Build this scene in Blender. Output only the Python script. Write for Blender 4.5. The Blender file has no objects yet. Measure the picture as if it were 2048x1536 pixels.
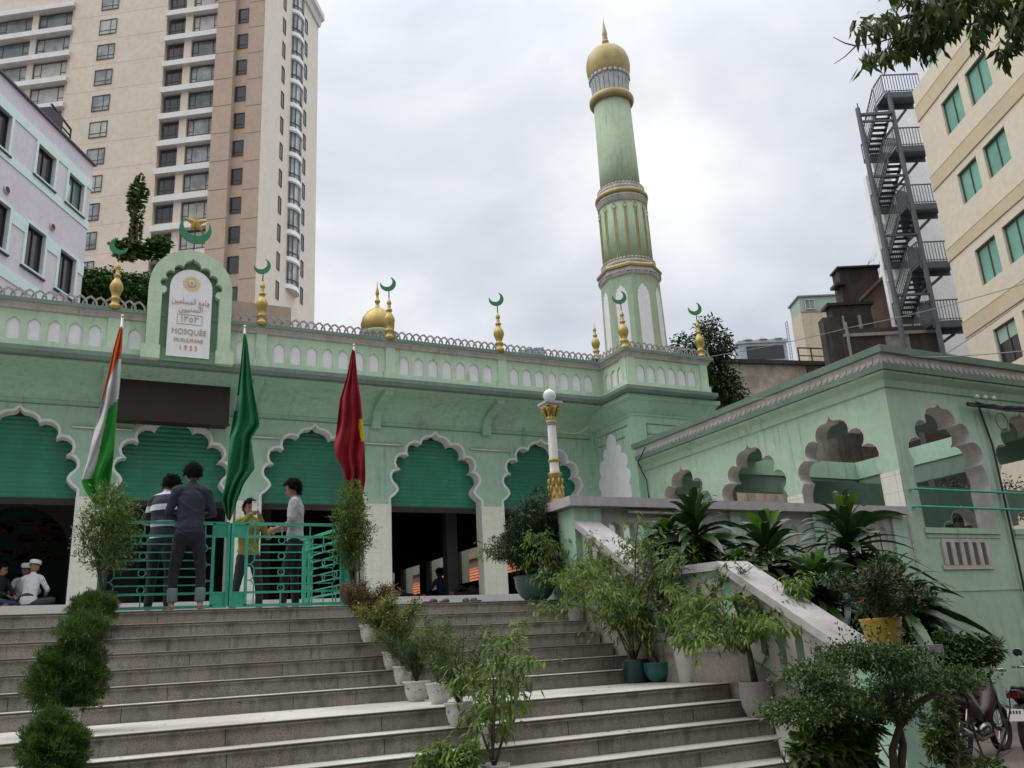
import bpy, bmesh, math, random
import numpy as np
from mathutils import Vector, Matrix
from mathutils.geometry import tessellate_polygon
S = bpy.context.scene
COL = S.collection
R = math.radians
# ------------------------------------------------------------------ camera
F_PX, PITCH, ROLL, YAW = 1741.37, 0.297632, -0.0561034, 0.475538
cy, sy, cp, sp = math.cos(YAW), math.sin(YAW), math.cos(PITCH), math.sin(PITCH)
FW = Vector((sy*cp, cy*cp, sp)); R0 = Vector((cy, -sy, 0)); U0 = R0.cross(FW)
CR = R0*math.cos(ROLL)+U0*math.sin(ROLL); CU = U0*math.cos(ROLL)-R0*math.sin(ROLL)
CAM = Vector((0, 0, 1.6))
cam = bpy.data.cameras.new('camera'); co = bpy.data.objects.new('camera', cam); COL.objects.link(co)
cam.sensor_width = 36; cam.lens = F_PX/2048*36; cam.clip_start = .05; cam.clip_end = 2000
mm = Matrix((CR, CU, -FW)).transposed().to_4x4(); mm.translation = CAM; co.matrix_world = mm
S.camera = co
# ------------------------------------------------------------------ sky, sun, exposure
SUN_EL, SUN_AZ = R(52), R(296)
W = bpy.data.worlds.new('World'); S.world = W; W.use_nodes = True
nt = W.node_tree; nt.nodes.clear()
def N(t, ty, **k):
    n = t.nodes.new(ty)
    for a, b in k.items(): setattr(n, a, b)
    return n
out = N(nt, 'ShaderNodeOutputWorld'); bg = N(nt, 'ShaderNodeBackground'); bg.inputs[1].default_value = .1
sky = N(nt, 'ShaderNodeTexSky', sky_type='NISHITA', sun_disc=False, sun_elevation=SUN_EL, sun_rotation=SUN_AZ)
tc = N(nt, 'ShaderNodeTexCoord'); mp = N(nt, 'ShaderNodeMapping'); mp.inputs[3].default_value = (1, 1, 1.7)
n1 = N(nt, 'ShaderNodeTexNoise'); n1.inputs['Scale'].default_value = 2.1; n1.inputs['Detail'].default_value = 6; n1.inputs['Roughness'].default_value = .5; n1.inputs['Distortion'].default_value = .5
rp = N(nt, 'ShaderNodeValToRGB'); e = rp.color_ramp.elements
e[0].position = .36; e[0].color = (.50, .53, .585, 1); e[1].position = .64; e[1].color = (.86, .86, .86, 1)
m = rp.color_ramp.elements.new(.5); m.color = (.65, .67, .71, 1)
sc = N(nt, 'ShaderNodeVectorMath', operation='SCALE'); sc.inputs[3].default_value = 9.6
mx = N(nt, 'ShaderNodeMix', data_type='RGBA'); mx.inputs[0].default_value = .94
L = nt.links.new
L(tc.outputs['Generated'], mp.inputs[0]); L(mp.outputs[0], n1.inputs['Vector']); L(n1.outputs[0], rp.inputs[0]); L(rp.outputs[0], sc.inputs[0])
sz_ = N(nt, 'ShaderNodeSeparateXYZ'); L(tc.outputs['Generated'], sz_.inputs[0]); zr = N(nt, 'ShaderNodeMapRange', interpolation_type='SMOOTHSTEP'); L(sz_.outputs[2], zr.inputs[0])
for i_, v_ in ((1, .55), (2, 1.0), (3, 9.1), (4, 29.0)): zr.inputs[i_].default_value = v_
L(zr.outputs[0], sc.inputs[3])
L(sky.outputs[0], mx.inputs[6]); L(sc.outputs[0], mx.inputs[7]); L(mx.outputs[2], bg.inputs[0]); L(bg.outputs[0], out.inputs[0])
sun = bpy.data.lights.new('sun', 'SUN'); sun.energy = 1.0; sun.angle = R(50); sun.color = (1, .96, .9)
so = bpy.data.objects.new('sun', sun); COL.objects.link(so)
sd = Vector((math.sin(SUN_AZ)*math.cos(SUN_EL), math.cos(SUN_AZ)*math.cos(SUN_EL), math.sin(SUN_EL)))
so.rotation_euler = sd.to_track_quat('Z', 'Y').to_euler(); so.location = (0, 0, 60)
S.view_settings.view_transform = 'Standard'; S.view_settings.look = 'None'; S.view_settings.exposure = .46; S.view_settings.gamma = 1
S.cycles.use_denoising = True; S.cycles.max_bounces = 6; S.cycles.diffuse_bounces = 3; S.cycles.transparent_max_bounces = 8
# ------------------------------------------------------------------ helpers
rnd = random.Random(7)
def ray(x, y): return FW+CR*((x-1024)/F_PX)-CU*((y-768)/F_PX)
def at(x, y, ax, v):                      # the point on a plane of the place (X, Y or Z = v) seen at photo coordinates
    i = 'XYZ'.index(ax); d = ray(x, y); return CAM+d*((v-CAM[i])/d[i])
def azv(a): return Vector((math.sin(R(a)), math.cos(R(a)), 0))
def link(o, parent=None, loc=None):
    COL.objects.link(o)
    if parent: o.parent = parent
    if loc is not None: o.location = loc
    return o
def tag(o, label=None, cat=None, group=None, kind=None):
    for k, v in (('label', label), ('category', cat), ('group', group), ('kind', kind)):
        if v: o[k] = v
    return o
def thing(name, label, cat, loc=(0, 0, 0), rz=0, group=None):
    o = link(bpy.data.objects.new(name, None)); o.location = loc; o.rotation_euler = (0, 0, rz); o.empty_display_size = .2
    return tag(o, label, cat, group)
def dup(o, parent=None):
    kids = list(o.children); c = o.copy(); COL.objects.link(c); c.parent = parent
    for k in kids: dup(k, c)
    return c
def frame(P, u, up=Vector((0, 0, 1))):
    u = Vector(u).normalized(); n = up.cross(u)        # s along u, d along n (left of u), z up
    P = Vector(P); return lambda s, d, z: P+u*s+n*d+up*z
IDF = lambda x, y, z: Vector((x, y, z))
class M:
    def __init__(s): s.v = []; s.f = []; s.m = []; s.sm = []
    def add(s, vs, fs, mi=0, smooth=False):
        b = len(s.v); s.v += [tuple(v) for v in vs]
        for f in fs: s.f.append([b+i for i in f]); s.m.append(mi); s.sm.append(smooth)
    def box(s, x0, x1, y0, y1, z0, z1, mi=0, F=IDF):
        vs = [F(x, y, z) for z in (z0, z1) for y in (y0, y1) for x in (x0, x1)]
        s.add(vs, [(0, 2, 3, 1), (4, 5, 7, 6), (0, 1, 5, 4), (2, 6, 7, 3), (0, 4, 6, 2), (1, 3, 7, 5)], mi)
    def poly(s, outer, holes, F, d0, d1, mi=0, side=None, sides_outer=True):
        """plate: outline in (a,b), extruded along d; F(a,d,b) -> world"""
        loops = [outer]+list(holes); flat = [p for l in loops for p in l]
        tri = tessellate_polygon([[Vector((p[0], p[1], 0)) for p in l] for l in loops]); n = len(flat)
        s.add([F(p[0], d0, p[1]) for p in flat]+[F(p[0], d1, p[1]) for p in flat], [t for t in tri]+[tuple(n+i for i in reversed(t)) for t in tri], mi)
        for k, l in enumerate(loops):
            if k == 0 and not sides_outer: continue
            q = len(l); vs = [F(p[0], d0, p[1]) for p in l]+[F(p[0], d1, p[1]) for p in l]
            s.add(vs, [(i, (i+1) % q, q+(i+1) % q, q+i) for i in range(q)], mi if side is None else side)
    def lathe(s, prof, c=(0, 0), z0=0, n=24, mi=0, F=IDF, smooth=True, a0=0):
        vs = []
        for r, z in prof:
            for k in range(n):
                a = a0+2*math.pi*k/n; vs.append(F(c[0]+r*math.cos(a), c[1]+r*math.sin(a), z0+z))
        fs = [(i*n+k, i*n+(k+1) % n, (i+1)*n+(k+1) % n, (i+1)*n+k) for i in range(len(prof)-1) for k in range(n)]
        fs += [tuple(range(n))[::-1], tuple((len(prof)-1)*n+k for k in range(n))]
        s.add(vs, fs[:-2], mi, smooth); b = len(s.v)-len(vs)
        for f in fs[-2:]: s.f.append([b+i for i in f]); s.m.append(mi); s.sm.append(False)
    def tube(s, pts, r, n=8, mi=0, smooth=True, cap=True):
        pts = [Vector(p) for p in pts]; rr = r if isinstance(r, (list, tuple)) else [r]*len(pts)
        vs = []; pu = None
        for i, p in enumerate(pts):
            d = (pts[min(i+1, len(pts)-1)]-pts[max(i-1, 0)])
            d = d.normalized() if d.length > 1e-9 else Vector((0, 0, 1))
            u = pu-d*pu.dot(d) if pu is not None else d.orthogonal()
            if u.length < 1e-6: u = d.orthogonal()
            u.normalize(); pu = u; w = d.cross(u)
            for k in range(n):
                a = 2*math.pi*k/n; vs.append(p+(u*math.cos(a)+w*math.sin(a))*rr[i])
        s.add(vs, [(i*n+k, i*n+(k+1) % n, (i+1)*n+(k+1) % n, (i+1)*n+k) for i in range(len(pts)-1) for k in range(n)], mi, smooth)
        if cap:
            b = len(s.v)-len(vs)
            s.f += [[b+k for k in range(n)][::-1], [b+(len(pts)-1)*n+k for k in range(n)]]; s.m += [mi, mi]; s.sm += [False, False]
    def bar(s, a, b, w, h=None, mi=0):
        a, b = Vector(a), Vector(b); d = (b-a).normalized(); h = h or w
        u = d.cross(Vector((0, 0, 1)))
        if u.length < 1e-3: u = Vector((1, 0, 0))
        u.normalize(); v = u.cross(d)
        vs = [p+u*(i*w/2)+v*(j*h/2) for p in (a, b) for i, j in ((-1, -1), (1, -1), (1, 1), (-1, 1))]
        s.add(vs, [(0, 3, 2, 1), (4, 5, 6, 7), (0, 1, 5, 4), (1, 2, 6, 5), (2, 3, 7, 6), (3, 0, 4, 7)], mi)
    def sweep(s, prof, path, mi=0, closed=False):
        """prof [(out,z)] swept along path [(x,y)], out = right-hand side"""
        P = [Vector((p[0], p[1], 0)) for p in path]; n = len(P); rows = []
        for i, p in enumerate(P):
            ds = []
            if i > 0 or closed: ds.append((p-P[i-1]).normalized())
            if i < n-1 or closed: ds.append((P[(i+1) % n]-p).normalized())
            ns = [Vector((d.y, -d.x, 0)) for d in ds]
            o = ns[0] if len(ns) == 1 else (ns[0]+ns[1])/(1+ns[0].dot(ns[1]))
            rows.append([p+o*q[0]+Vector((0, 0, q[1])) for q in prof])
        k = len(prof); vs = [v for r in rows for v in r]
        seg = n if closed else n-1
        s.add(vs, [(i*k+j, ((i+1) % n)*k+j, ((i+1) % n)*k+(j+1) % k, i*k+(j+1) % k) for i in range(seg) for j in range(k)], mi)
        if not closed:
            b = len(s.v)-len(vs); tri = tessellate_polygon([[Vector((q[0], q[1], 0)) for q in prof]])
            for t in tri: s.f += [[b+i for i in t], [b+(n-1)*k+i for i in t]]; s.m += [mi]*2; s.sm += [False]*2
    def obj(s, name, mats, parent=None, loc=None, label=None, cat=None, group=None, kind=None):
        me = bpy.data.meshes.new(name); me.from_pydata(s.v, [], s.f)
        for m_ in (mats if isinstance(mats, (list, tuple)) else [mats]): me.materials.append(m_)
        me.polygons.foreach_set('material_index', s.m); me.polygons.foreach_set('use_smooth', s.sm); me.update()
        o = link(bpy.data.objects.new(name, me), parent, loc); return tag(o, label, cat, group, kind)
def fixn(o):
    bm = bmesh.new(); bm.from_mesh(o.data); bmesh.ops.recalc_face_normals(bm, faces=bm.faces); bm.to_mesh(o.data); bm.free(); return o
def dust(*a): pass
# ------------------------------------------------------------------ materials
def mat(name, col, rough=.7, noise=0, ns=3, col2=None, metal=0, bump=0, bs=40, streak=0, speck=0, trans=0, scol=(.10, .09, .08), spec=.5, ss=1.0, island=0):
    m_ = bpy.data.materials.new(name); m_.use_nodes = True; t = m_.node_tree; L = t.links.new
    b = t.nodes['Principled BSDF']; b.inputs['Roughness'].default_value = rough; b.inputs['Metallic'].default_value = metal
    b.inputs['Specular IOR Level'].default_value = spec
    c = N(t, 'ShaderNodeRGB'); c.outputs[0].default_value = (*col, 1); cur = c.outputs[0]
    tx = N(t, 'ShaderNodeTexCoord').outputs['Object']
    def mixc(fac, A, B):
        x = N(t, 'ShaderNodeMix', data_type='RGBA')
        if isinstance(fac, float): x.inputs[0].default_value = fac
        else: L(fac, x.inputs[0])
        L(A, x.inputs[6])
        if isinstance(B, tuple): x.inputs[7].default_value = (*B, 1)
        else: L(B, x.inputs[7])
        return x.outputs[2]
    def noi(scale, detail=4, vec=None, lo=.35, hi=.65):
        n = N(t, 'ShaderNodeTexNoise'); n.inputs['Scale'].default_value = scale; n.inputs['Detail'].default_value = detail
        L(vec or tx, n.inputs['Vector'])
        q = N(t, 'ShaderNodeMapRange'); L(n.outputs[0], q.inputs[0]); q.inputs[1].default_value = lo; q.inputs[2].default_value = hi
        return q.outputs[0]
    def mul(A, k):
        q = N(t, 'ShaderNodeMath', operation='MULTIPLY'); L(A, q.inputs[0])
        if isinstance(k, (int, float)): q.inputs[1].default_value = k
        else: L(k, q.inputs[1])
        return q.outputs[0]
    if noise or col2:
        c2 = col2 or tuple(max(0, x*(1-noise)) for x in col); cur = mixc(noi(ns), cur, c2)
        cur = mixc(mul(noi(ns*7, 3), .35), cur, tuple(x*.8 for x in c2))
    if island:
        g = N(t, 'ShaderNodeNewGeometry'); cur = mixc(mul(g.outputs['Random Per Island'], float(island)), cur, tuple(min(1, x*k) for x, k in zip(col, (1.7, 1.65, 1.2))))
    if speck: cur = mixc(mul(noi(90, 2, lo=.5, hi=.62), float(speck)), cur, tuple(x*.35 for x in col))
    if streak:
        mp_ = N(t, 'ShaderNodeMapping'); mp_.inputs[3].default_value = (5*ss, 5*ss, .55*ss); L(tx, mp_.inputs[0])
        s1 = noi(1.6, 6, mp_.outputs[0], .52, .75); cur = mixc(mul(mul(s1, noi(.8*ss, 3, lo=.4, hi=.6)), float(streak)), cur, scol)
    L(cur, b.inputs['Base Color'])
    if bump:
        bn = N(t, 'ShaderNodeTexNoise'); bn.inputs['Scale'].default_value = bs; bn.inputs['Detail'].default_value = 4; L(tx, bn.inputs['Vector'])
        bb = N(t, 'ShaderNodeBump'); bb.inputs['Strength'].default_value = bump; bb.inputs['Distance'].default_value = .02
        L(bn.outputs[0], bb.inputs['Height']); L(bb.outputs[0], b.inputs['Normal'])
    if trans:
        tr = N(t, 'ShaderNodeBsdfTranslucent'); ms = N(t, 'ShaderNodeMixShader'); ms.inputs[0].default_value = trans
        L(cur, tr.inputs[0]); L(b.outputs[0], ms.inputs[1]); L(tr.outputs[0], ms.inputs[2]); L(ms.outputs[0], t.nodes['Material Output'].inputs[0])
    return m_
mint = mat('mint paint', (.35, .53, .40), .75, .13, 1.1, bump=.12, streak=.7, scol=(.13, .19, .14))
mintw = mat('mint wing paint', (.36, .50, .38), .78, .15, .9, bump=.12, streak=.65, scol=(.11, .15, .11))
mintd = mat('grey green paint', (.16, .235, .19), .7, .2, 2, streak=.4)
sageb = mat('sage minaret', (.35, .44, .30), .75, .14, .8, streak=.8, scol=(.17, .2, .14))
cop = mat('stained white coping', (.50, .46, .44), .85, .25, 3, streak=.6, scol=(.16, .12, .1), bump=.1)
white = mat('white arch trim', (.70, .69, .68), .7, .12, 3, streak=.3, scol=(.3, .3, .28))
whitep = mat('white panel', (.76, .75, .77), .8, .08, 4, streak=.2, scol=(.4, .4, .4))
tilec = mat('cream tile', (.72, .71, .60), .35, .06, 6)
gold = mat('gold paint', (.42, .31, .095), .45, .2, 8, metal=.55)
goldd = mat('old gold', (.37, .30, .12), .5, .25, 3, metal=.4, streak=.3)
greenc = mat('crescent green', (.012, .19, .075), .45, .2, 9)
shut = mat('shutter green', (.02, .215, .13), .55, .3, 1.2, streak=.7, scol=(.04, .11, .08), bump=.5, bs=2.5)
teal = mat('teal railing', (.045, .36, .24), .45, .2, 6)
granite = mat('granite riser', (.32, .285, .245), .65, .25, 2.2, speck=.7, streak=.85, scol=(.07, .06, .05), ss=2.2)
def drip(m_, z0, pitch, col, k=.75):
    t = m_.node_tree; b = t.nodes['Principled BSDF']; L = t.links.new; tx = N(t, 'ShaderNodeTexCoord').outputs['Object']; sp_ = N(t, 'ShaderNodeSeparateXYZ'); L(tx, sp_.inputs[0])
    def mth(op, a, v=None):
        q = N(t, 'ShaderNodeMath', operation=op)
        for i, x in enumerate((a, v)):
            if x is None: continue
            if isinstance(x, (int, float)): q.inputs[i].default_value = x
            else: L(x, q.inputs[i])
        return q.outputs[0]
    f = mth('FRACT', mth('DIVIDE', mth('SUBTRACT', z0, sp_.outputs['Z']), pitch))
    row = mth('FLOOR', mth('DIVIDE', mth('SUBTRACT', z0, sp_.outputs['Z']), pitch))
    cb = N(t, 'ShaderNodeCombineXYZ'); L(mth('MULTIPLY', sp_.outputs['X'], 5.5), cb.inputs[0]); L(mth('MULTIPLY', row, 7.3), cb.inputs[1]); L(mth('MULTIPLY', f, .5), cb.inputs[2])
    n = N(t, 'ShaderNodeTexNoise'); n.inputs['Scale'].default_value = 1; n.inputs['Detail'].default_value = 5; L(cb.outputs[0], n.inputs['Vector'])
    r = N(t, 'ShaderNodeMapRange'); L(mth('SUBTRACT', n.outputs[0], mth('MULTIPLY', f, .16)), r.inputs[0]); r.inputs[1].default_value = .46; r.inputs[2].default_value = .62
    src = b.inputs['Base Color'].links[0].from_socket; x = N(t, 'ShaderNodeMix', data_type='RGBA'); L(mth('MULTIPLY', r.outputs[0], k), x.inputs[0]); L(src, x.inputs[6]); x.inputs[7].default_value = (*col, 1); L(x.outputs[2], b.inputs['Base Color'])
drip(granite, 2.2567, .155, (.085, .07, .058), .7)
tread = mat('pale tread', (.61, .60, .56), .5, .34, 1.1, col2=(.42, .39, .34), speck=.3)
joint_and_shade = mat('joint_and_shade', (.05, .045, .04), .9)
conc = mat('grey concrete', (.30, .29, .28), .8, .3, 4, streak=.5, bump=.2)
capm = mat('grey cap', (.42, .39, .385), .7, .2, 4, streak=.3, bump=.08)
lattm = mat('lattice', (.40, .37, .37), .85, .3, 9)
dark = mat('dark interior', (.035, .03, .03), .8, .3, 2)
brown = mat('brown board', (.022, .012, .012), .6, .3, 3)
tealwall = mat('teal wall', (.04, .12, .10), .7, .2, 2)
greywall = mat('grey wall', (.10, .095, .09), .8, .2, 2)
glass = mat('dark glass', (.03, .04, .045), .08, .2, 1, spec=.8)
black = mat('black', (.012, .012, .013), .5)
steel = mat('steel', (.45, .45, .46), .35, .1, 9, metal=.8)
def gridmat(name, col, line, sx, sz, w=.03, rough=.4, axis='X'):
    m_ = mat(name, col, rough, .08, 4); t = m_.node_tree; b = t.nodes['Principled BSDF']; L = t.links.new
    tx = N(t, 'ShaderNodeTexCoord'); sp_ = N(t, 'ShaderNodeSeparateXYZ'); L(tx.outputs['Object'], sp_.inputs[0])
    def ln(o, s_):
        a = N(t, 'ShaderNodeMath', operation='DIVIDE'); L(o, a.inputs[0]); a.inputs[1].default_value = s_
        f = N(t, 'ShaderNodeMath', operation='FRACT'); L(a.outputs[0], f.inputs[0])
        c = N(t, 'ShaderNodeMath', operation='LESS_THAN'); L(f.outputs[0], c.inputs[0]); c.inputs[1].default_value = w/s_; return c.outputs[0]
    mxx = N(t, 'ShaderNodeMath', operation='MAXIMUM'); L(ln(sp_.outputs[axis], sx), mxx.inputs[0]); L(ln(sp_.outputs['Z'], sz), mxx.inputs[1])
    k = b.inputs['Base Color'].links[0].from_socket; x = N(t, 'ShaderNodeMix', data_type='RGBA')
    L(mxx.outputs[0], x.inputs[0]); L(k, x.inputs[6]); x.inputs[7].default_value = (*line, 1); L(x.outputs[2], b.inputs['Base Color']); return m_
tiles = gridmat('wall tiles', (.72, .71, .60), (.5, .49, .42), .2, .2, .006)
tileY = gridmat('wing tiles', (.60, .59, .52), (.36, .28, .24), .3, .3, .008, axis='Y')
tileX = gridmat('wing tiles front', (.60, .59, .52), (.36, .28, .24), .3, .3, .008, axis='X')
# ------------------------------------------------------------------ multifoil arches
def arc3(p, q, m_, n=6):
    ax, ay = p; bx, by = m_; cx, cy_ = q
    d = 2*(ax*(by-cy_)+bx*(cy_-ay)+cx*(ay-by))
    if abs(d) < 1e-9: return [p, q]
    ux = ((ax*ax+ay*ay)*(by-cy_)+(bx*bx+by*by)*(cy_-ay)+(cx*cx+cy_*cy_)*(ay-by))/d
    uy = ((ax*ax+ay*ay)*(cx-bx)+(bx*bx+by*by)*(ax-cx)+(cx*cx+cy_*cy_)*(bx-ax))/d
    r = math.hypot(ax-ux, ay-uy); a0 = math.atan2(ay-uy, ax-ux); a1 = math.atan2(cy_-uy, cx-ux); am = math.atan2(by-uy, bx-ux)
    def norm(a): return (a-a0) % (2*math.pi)
    t1, tm = norm(a1), norm(am)
    if tm > t1: t1 -= 2*math.pi
    return [(ux+r*math.cos(a0+t1*i/n), uy+r*math.sin(a0+t1*i/n)) for i in range(n+1)]
def profile(segs, zbot):
    """half profile from jamb foot to apex, x>0; segs [(p,q,mid)]"""
    h = [(segs[0][0][0], zbot)]
    for p, q, m_ in segs:
        a = arc3(p, q, m_); h += a if math.dist(h[-1], a[0]) > 1e-4 else a[1:]
    return h
def full(h, cx, z0, k=1): return [(cx-x*k, z0+z*k) for x, z in h]+[(cx+x*k, z0+z*k) for x, z in reversed(h)][(1 if abs(h[-1][0]) < 1e-6 else 0):]
A_MAIN = [((1.21, -1.68), (1.0, -1.47), (1.06, -1.555)), ((1.0, -1.47), (1.10, -1.3), (1.035, -1.37)), ((1.10, -1.3), (.95, -.97), (1.175, -1.13)), ((.95, -.97), (.73, -.61), (1.03, -.66)), ((.73, -.61), (.39, -.30), (.63, -.27)), ((.39, -.30), (.17, -.09), (.325, -.165)), ((.17, -.09), (0, .02), (.065, -.06))]
A_WING = [((.97, -1.62), (.90, -1.14), (1.01, -1.37)), ((.90, -1.14), (.66, -.73), (.99, -.84)), ((.66, -.73), (.40, -.41), (.72, -.46)), ((.40, -.41), (.16, -.10), (.37, -.19)), ((.16, -.10), (0, .03), (.055, -.07))]
def arch_ring(mb, prof, F, d0, d1, w, mi=0, inset=.003):
    """band that follows an opening: proud of the face, lining the reveal"""
    n = len(prof); nr = []
    for i in range(n):
        a = Vector(prof[max(i-1, 0)]); b = Vector(prof[min(i+1, n-1)]); d = (b-a)
        d = d.normalized() if d.length > 1e-9 else Vector((1, 0)); nr.append(Vector((-d.y, d.x)))
    inn = [Vector(p)-q*inset for p, q in zip(prof, nr)]; ou = [Vector(p)+q*w for p, q in zip(prof, nr)]
    vs = []
    for p, q in zip(inn, ou): vs += [F(p.x, d0, p.y), F(q.x, d0, q.y), F(q.x, d0+.02, q.y), F(p.x, d1, p.y)]
    mb.add(vs, [(i*4+j, (i+1)*4+j, (i+1)*4+(j+1) % 4, i*4+(j+1) % 4) for i in range(n-1) for j in range(4)], mi)
# ------------------------------------------------------------------ ground, steps, terrace
RI, TR, DT, ZT, LD = .155, .29496, 10.858, 2.2567, 1.24745
ZF, YF = 2.967, 20.1
def st(k): return DT-k*TR-(LD if k >= 7 else 0), ZT-k*RI
g = M(); g.add([(-400, -300, 0), (400, -300, 0), (400, 500, 0), (-400, 500, 0)], [(0, 1, 2, 3)])
g.obj('ground', mat('paved ground', (.16, .125, .11), .85, .3, 1.5, bump=.3, speck=.3), kind='structure')
m = M(); X0, X1 = -7.5, 6.2
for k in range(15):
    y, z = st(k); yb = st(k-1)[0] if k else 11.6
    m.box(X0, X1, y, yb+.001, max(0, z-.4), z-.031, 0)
    m.box(X0, X1, y-.028, yb, z-.03, z-.0045, 0); m.box(X0, X1, y-.024, yb-.001, z-.0045, z, 1); m.box(X0, X1, y-.0295, y-.0281, z-.02, z-.006, 2)  # last box: dark strip painting in the shadow line below the tread
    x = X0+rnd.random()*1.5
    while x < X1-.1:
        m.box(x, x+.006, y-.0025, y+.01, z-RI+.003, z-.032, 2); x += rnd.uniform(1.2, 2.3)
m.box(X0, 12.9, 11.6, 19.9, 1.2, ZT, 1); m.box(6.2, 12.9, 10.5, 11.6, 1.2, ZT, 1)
m.obj('steps', [granite, tread, joint_and_shade], kind='structure')
# ------------------------------------------------------------------ mosque
mq = thing('mosque', 'pale green mosque hall with scalloped arches, roof parapet and golden finials behind the terrace', 'mosque', (5, YF, 0))
OFF = Vector((-5, -YF, 0))
def ob(mb, name, mats, parent, **k):       # world-built part under the mosque root
    o = mb.obj(name, mats, parent, OFF, **k); return o
H_MAIN = profile(A_MAIN, ZF-7.0)
CX = [-4.26, -1.2, 1.86, 4.99, 8.07, 11.12]
FX = lambda a, d, b: Vector((a, YF+d, b))
out = [(-6.5, 7.8), (-6.5, ZF)]
for c in CX: out += [(x, z) for x, z in full(H_MAIN, c, 7.0)]
out += [(12.7, ZF), (12.7, 7.8)]
m = M(); m.poly(out, [], FX, 0, .32, 0); m.box(-6.5, 12.7, YF-.012, YF-.001, 7.10, 7.125, 1)
m.box(-6.5, 12.7, YF-.0, YF+.3, 7.8, 8.0, 0)
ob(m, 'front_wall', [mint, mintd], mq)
m = M(); m.box(-6.5, 12.7, 19.9, 20.4, ZT-.02, ZF-.001); ob(m, 'plinth', [mat('pale plinth', (.55, .54, .52), .6, .15, 3)], mq)
for c in CX:
    m = M(); arch_ring(m, full(profile(A_MAIN, ZF-7.0), c, 7.0), FX, -.014, .33, .055); ob(m, 'arch_trim', [white], mq)
    m = M(); n = 17; zb = 5.17 if c > -2 else 5.25                         # roller shutter: curved slats
    for i in range(n):
        z = zb+i*.105; vs = []
        for q in range(5):
            a = q/4; vs += [(c-1.22, YF+.36-.018*math.sin(math.pi*a), z+.104*a), (c+1.22, YF+.36-.018*math.sin(math.pi*a), z+.104*a)]
        m.add(vs, [(2*j, 2*j+1, 2*j+3, 2*j+2) for j in range(4)], 0, True)
    m.box(c-1.22, c+1.22, YF+.37, YF+.39, zb, 7.1, 0); m.box(c-1.22, c+1.22, YF+.33, YF+.40, zb-.13, zb, 1)
    ob(m, 'shutter', [shut, brown], mq)
for a, b in zip(CX[:-1], CX[1:]):
    m = M(); m.box(a+1.2, b-1.2, YF-.013, YF+.335, ZF, 5.17); ob(m, 'pillar', [tiles], mq, label=None)
m = M(); m.box(-6.5, -4.26-1.2, YF-.013, YF+.335, ZF, 5.17); ob(m, 'pillar', [tiles], mq)
# turret
m = M(); m.box(12.7, 15.1, 17.97, 24, 0, 7.75)
for q in ((7.05, 7.075), (6.78, 6.80)): m.box(13.1, 15.0, 17.955, 17.972, *q, 1)
m.box(13.1, 13.12, 17.955, 17.972, 5.2, 7.05, 1)
for q, y0 in ((7.05, 18.25), (6.78, 18.4)): m.box(12.685, 12.702, y0, 19.7, q, q+.02, 1)
ob(m, 'turret', [mint, mintd], mq)
FT = lambda a, d, b: Vector((12.7+d, a, b))
A_N = [((.70, -1.85), (.66, -1.42), (.72, -1.62)), ((.66, -1.42), (.60, -1.02), (.76, -1.2)), ((.60, -1.02), (.40, -.60), (.66, -.74)), ((.40, -.60), (.22, -.36), (.42, -.4)), ((.22, -.36), (0, .02), (.2, -.12))]
m = M(); m.poly(full(profile(A_N, ZT-7.0), 19.05, 7.0), [], FT, -.02, .0, 0); ob(m, 'niche', [whitep], mq)
# cornice, soffit, brackets
m = M(); cprof = [(-.02, 7.26), (.02, 7.26), (.03, 7.31), (.07, 7.36), (.13, 7.45), (.22, 7.60), (.29, 7.66), (.3, 7.76), (-.02, 7.76)]
path = [(-6.5, YF), (12.7, YF), (12.7, 17.97), (15.1, 17.97), (15.1, 24)]
m.sweep([(-.02, 7.22), (.03, 7.22), (.04, 7.28), (.09, 7.34), (.2, 7.46), (.38, 7.58), (.6, 7.66), (.85, 7.70), (1.2, 7.725), (1.2, 7.76), (-.02, 7.76)], [(-6.5, YF), (12.7, YF)], 0)
m.sweep(cprof, [(12.7, YF), (12.7, 17.97), (15.1, 17.97), (15.1, 24)], 0)
ob(m, 'cornice', [mint], mq)
for x in (-2.58, .42, 3.45, 6.48, 9.47):
    m = M(); FB = lambda a, d, b, x=x: Vector((x+d, a, b))
    m.poly([(20.09, 7.02), (19.97, 7.02), (19.94, 7.2), (19.86, 7.42), (19.6, 7.5), (19.0, 7.62), (19.0, 7.735), (20.09, 7.735)], [], FB, -.11, .11); ob(m, 'bracket', [mint], mq)
ppath = [(-6.5, 18.9), (12.45, 18.9), (12.45, 17.67), (15.05, 17.67), (15.05, 24)]
m = M(); m.sweep([(-.4, 7.77), (.12, 7.77), (.17, 7.84), (.17, 7.93), (-.4, 7.93)], ppath); ob(m, 'ledge', [mintd], mq)
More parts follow.
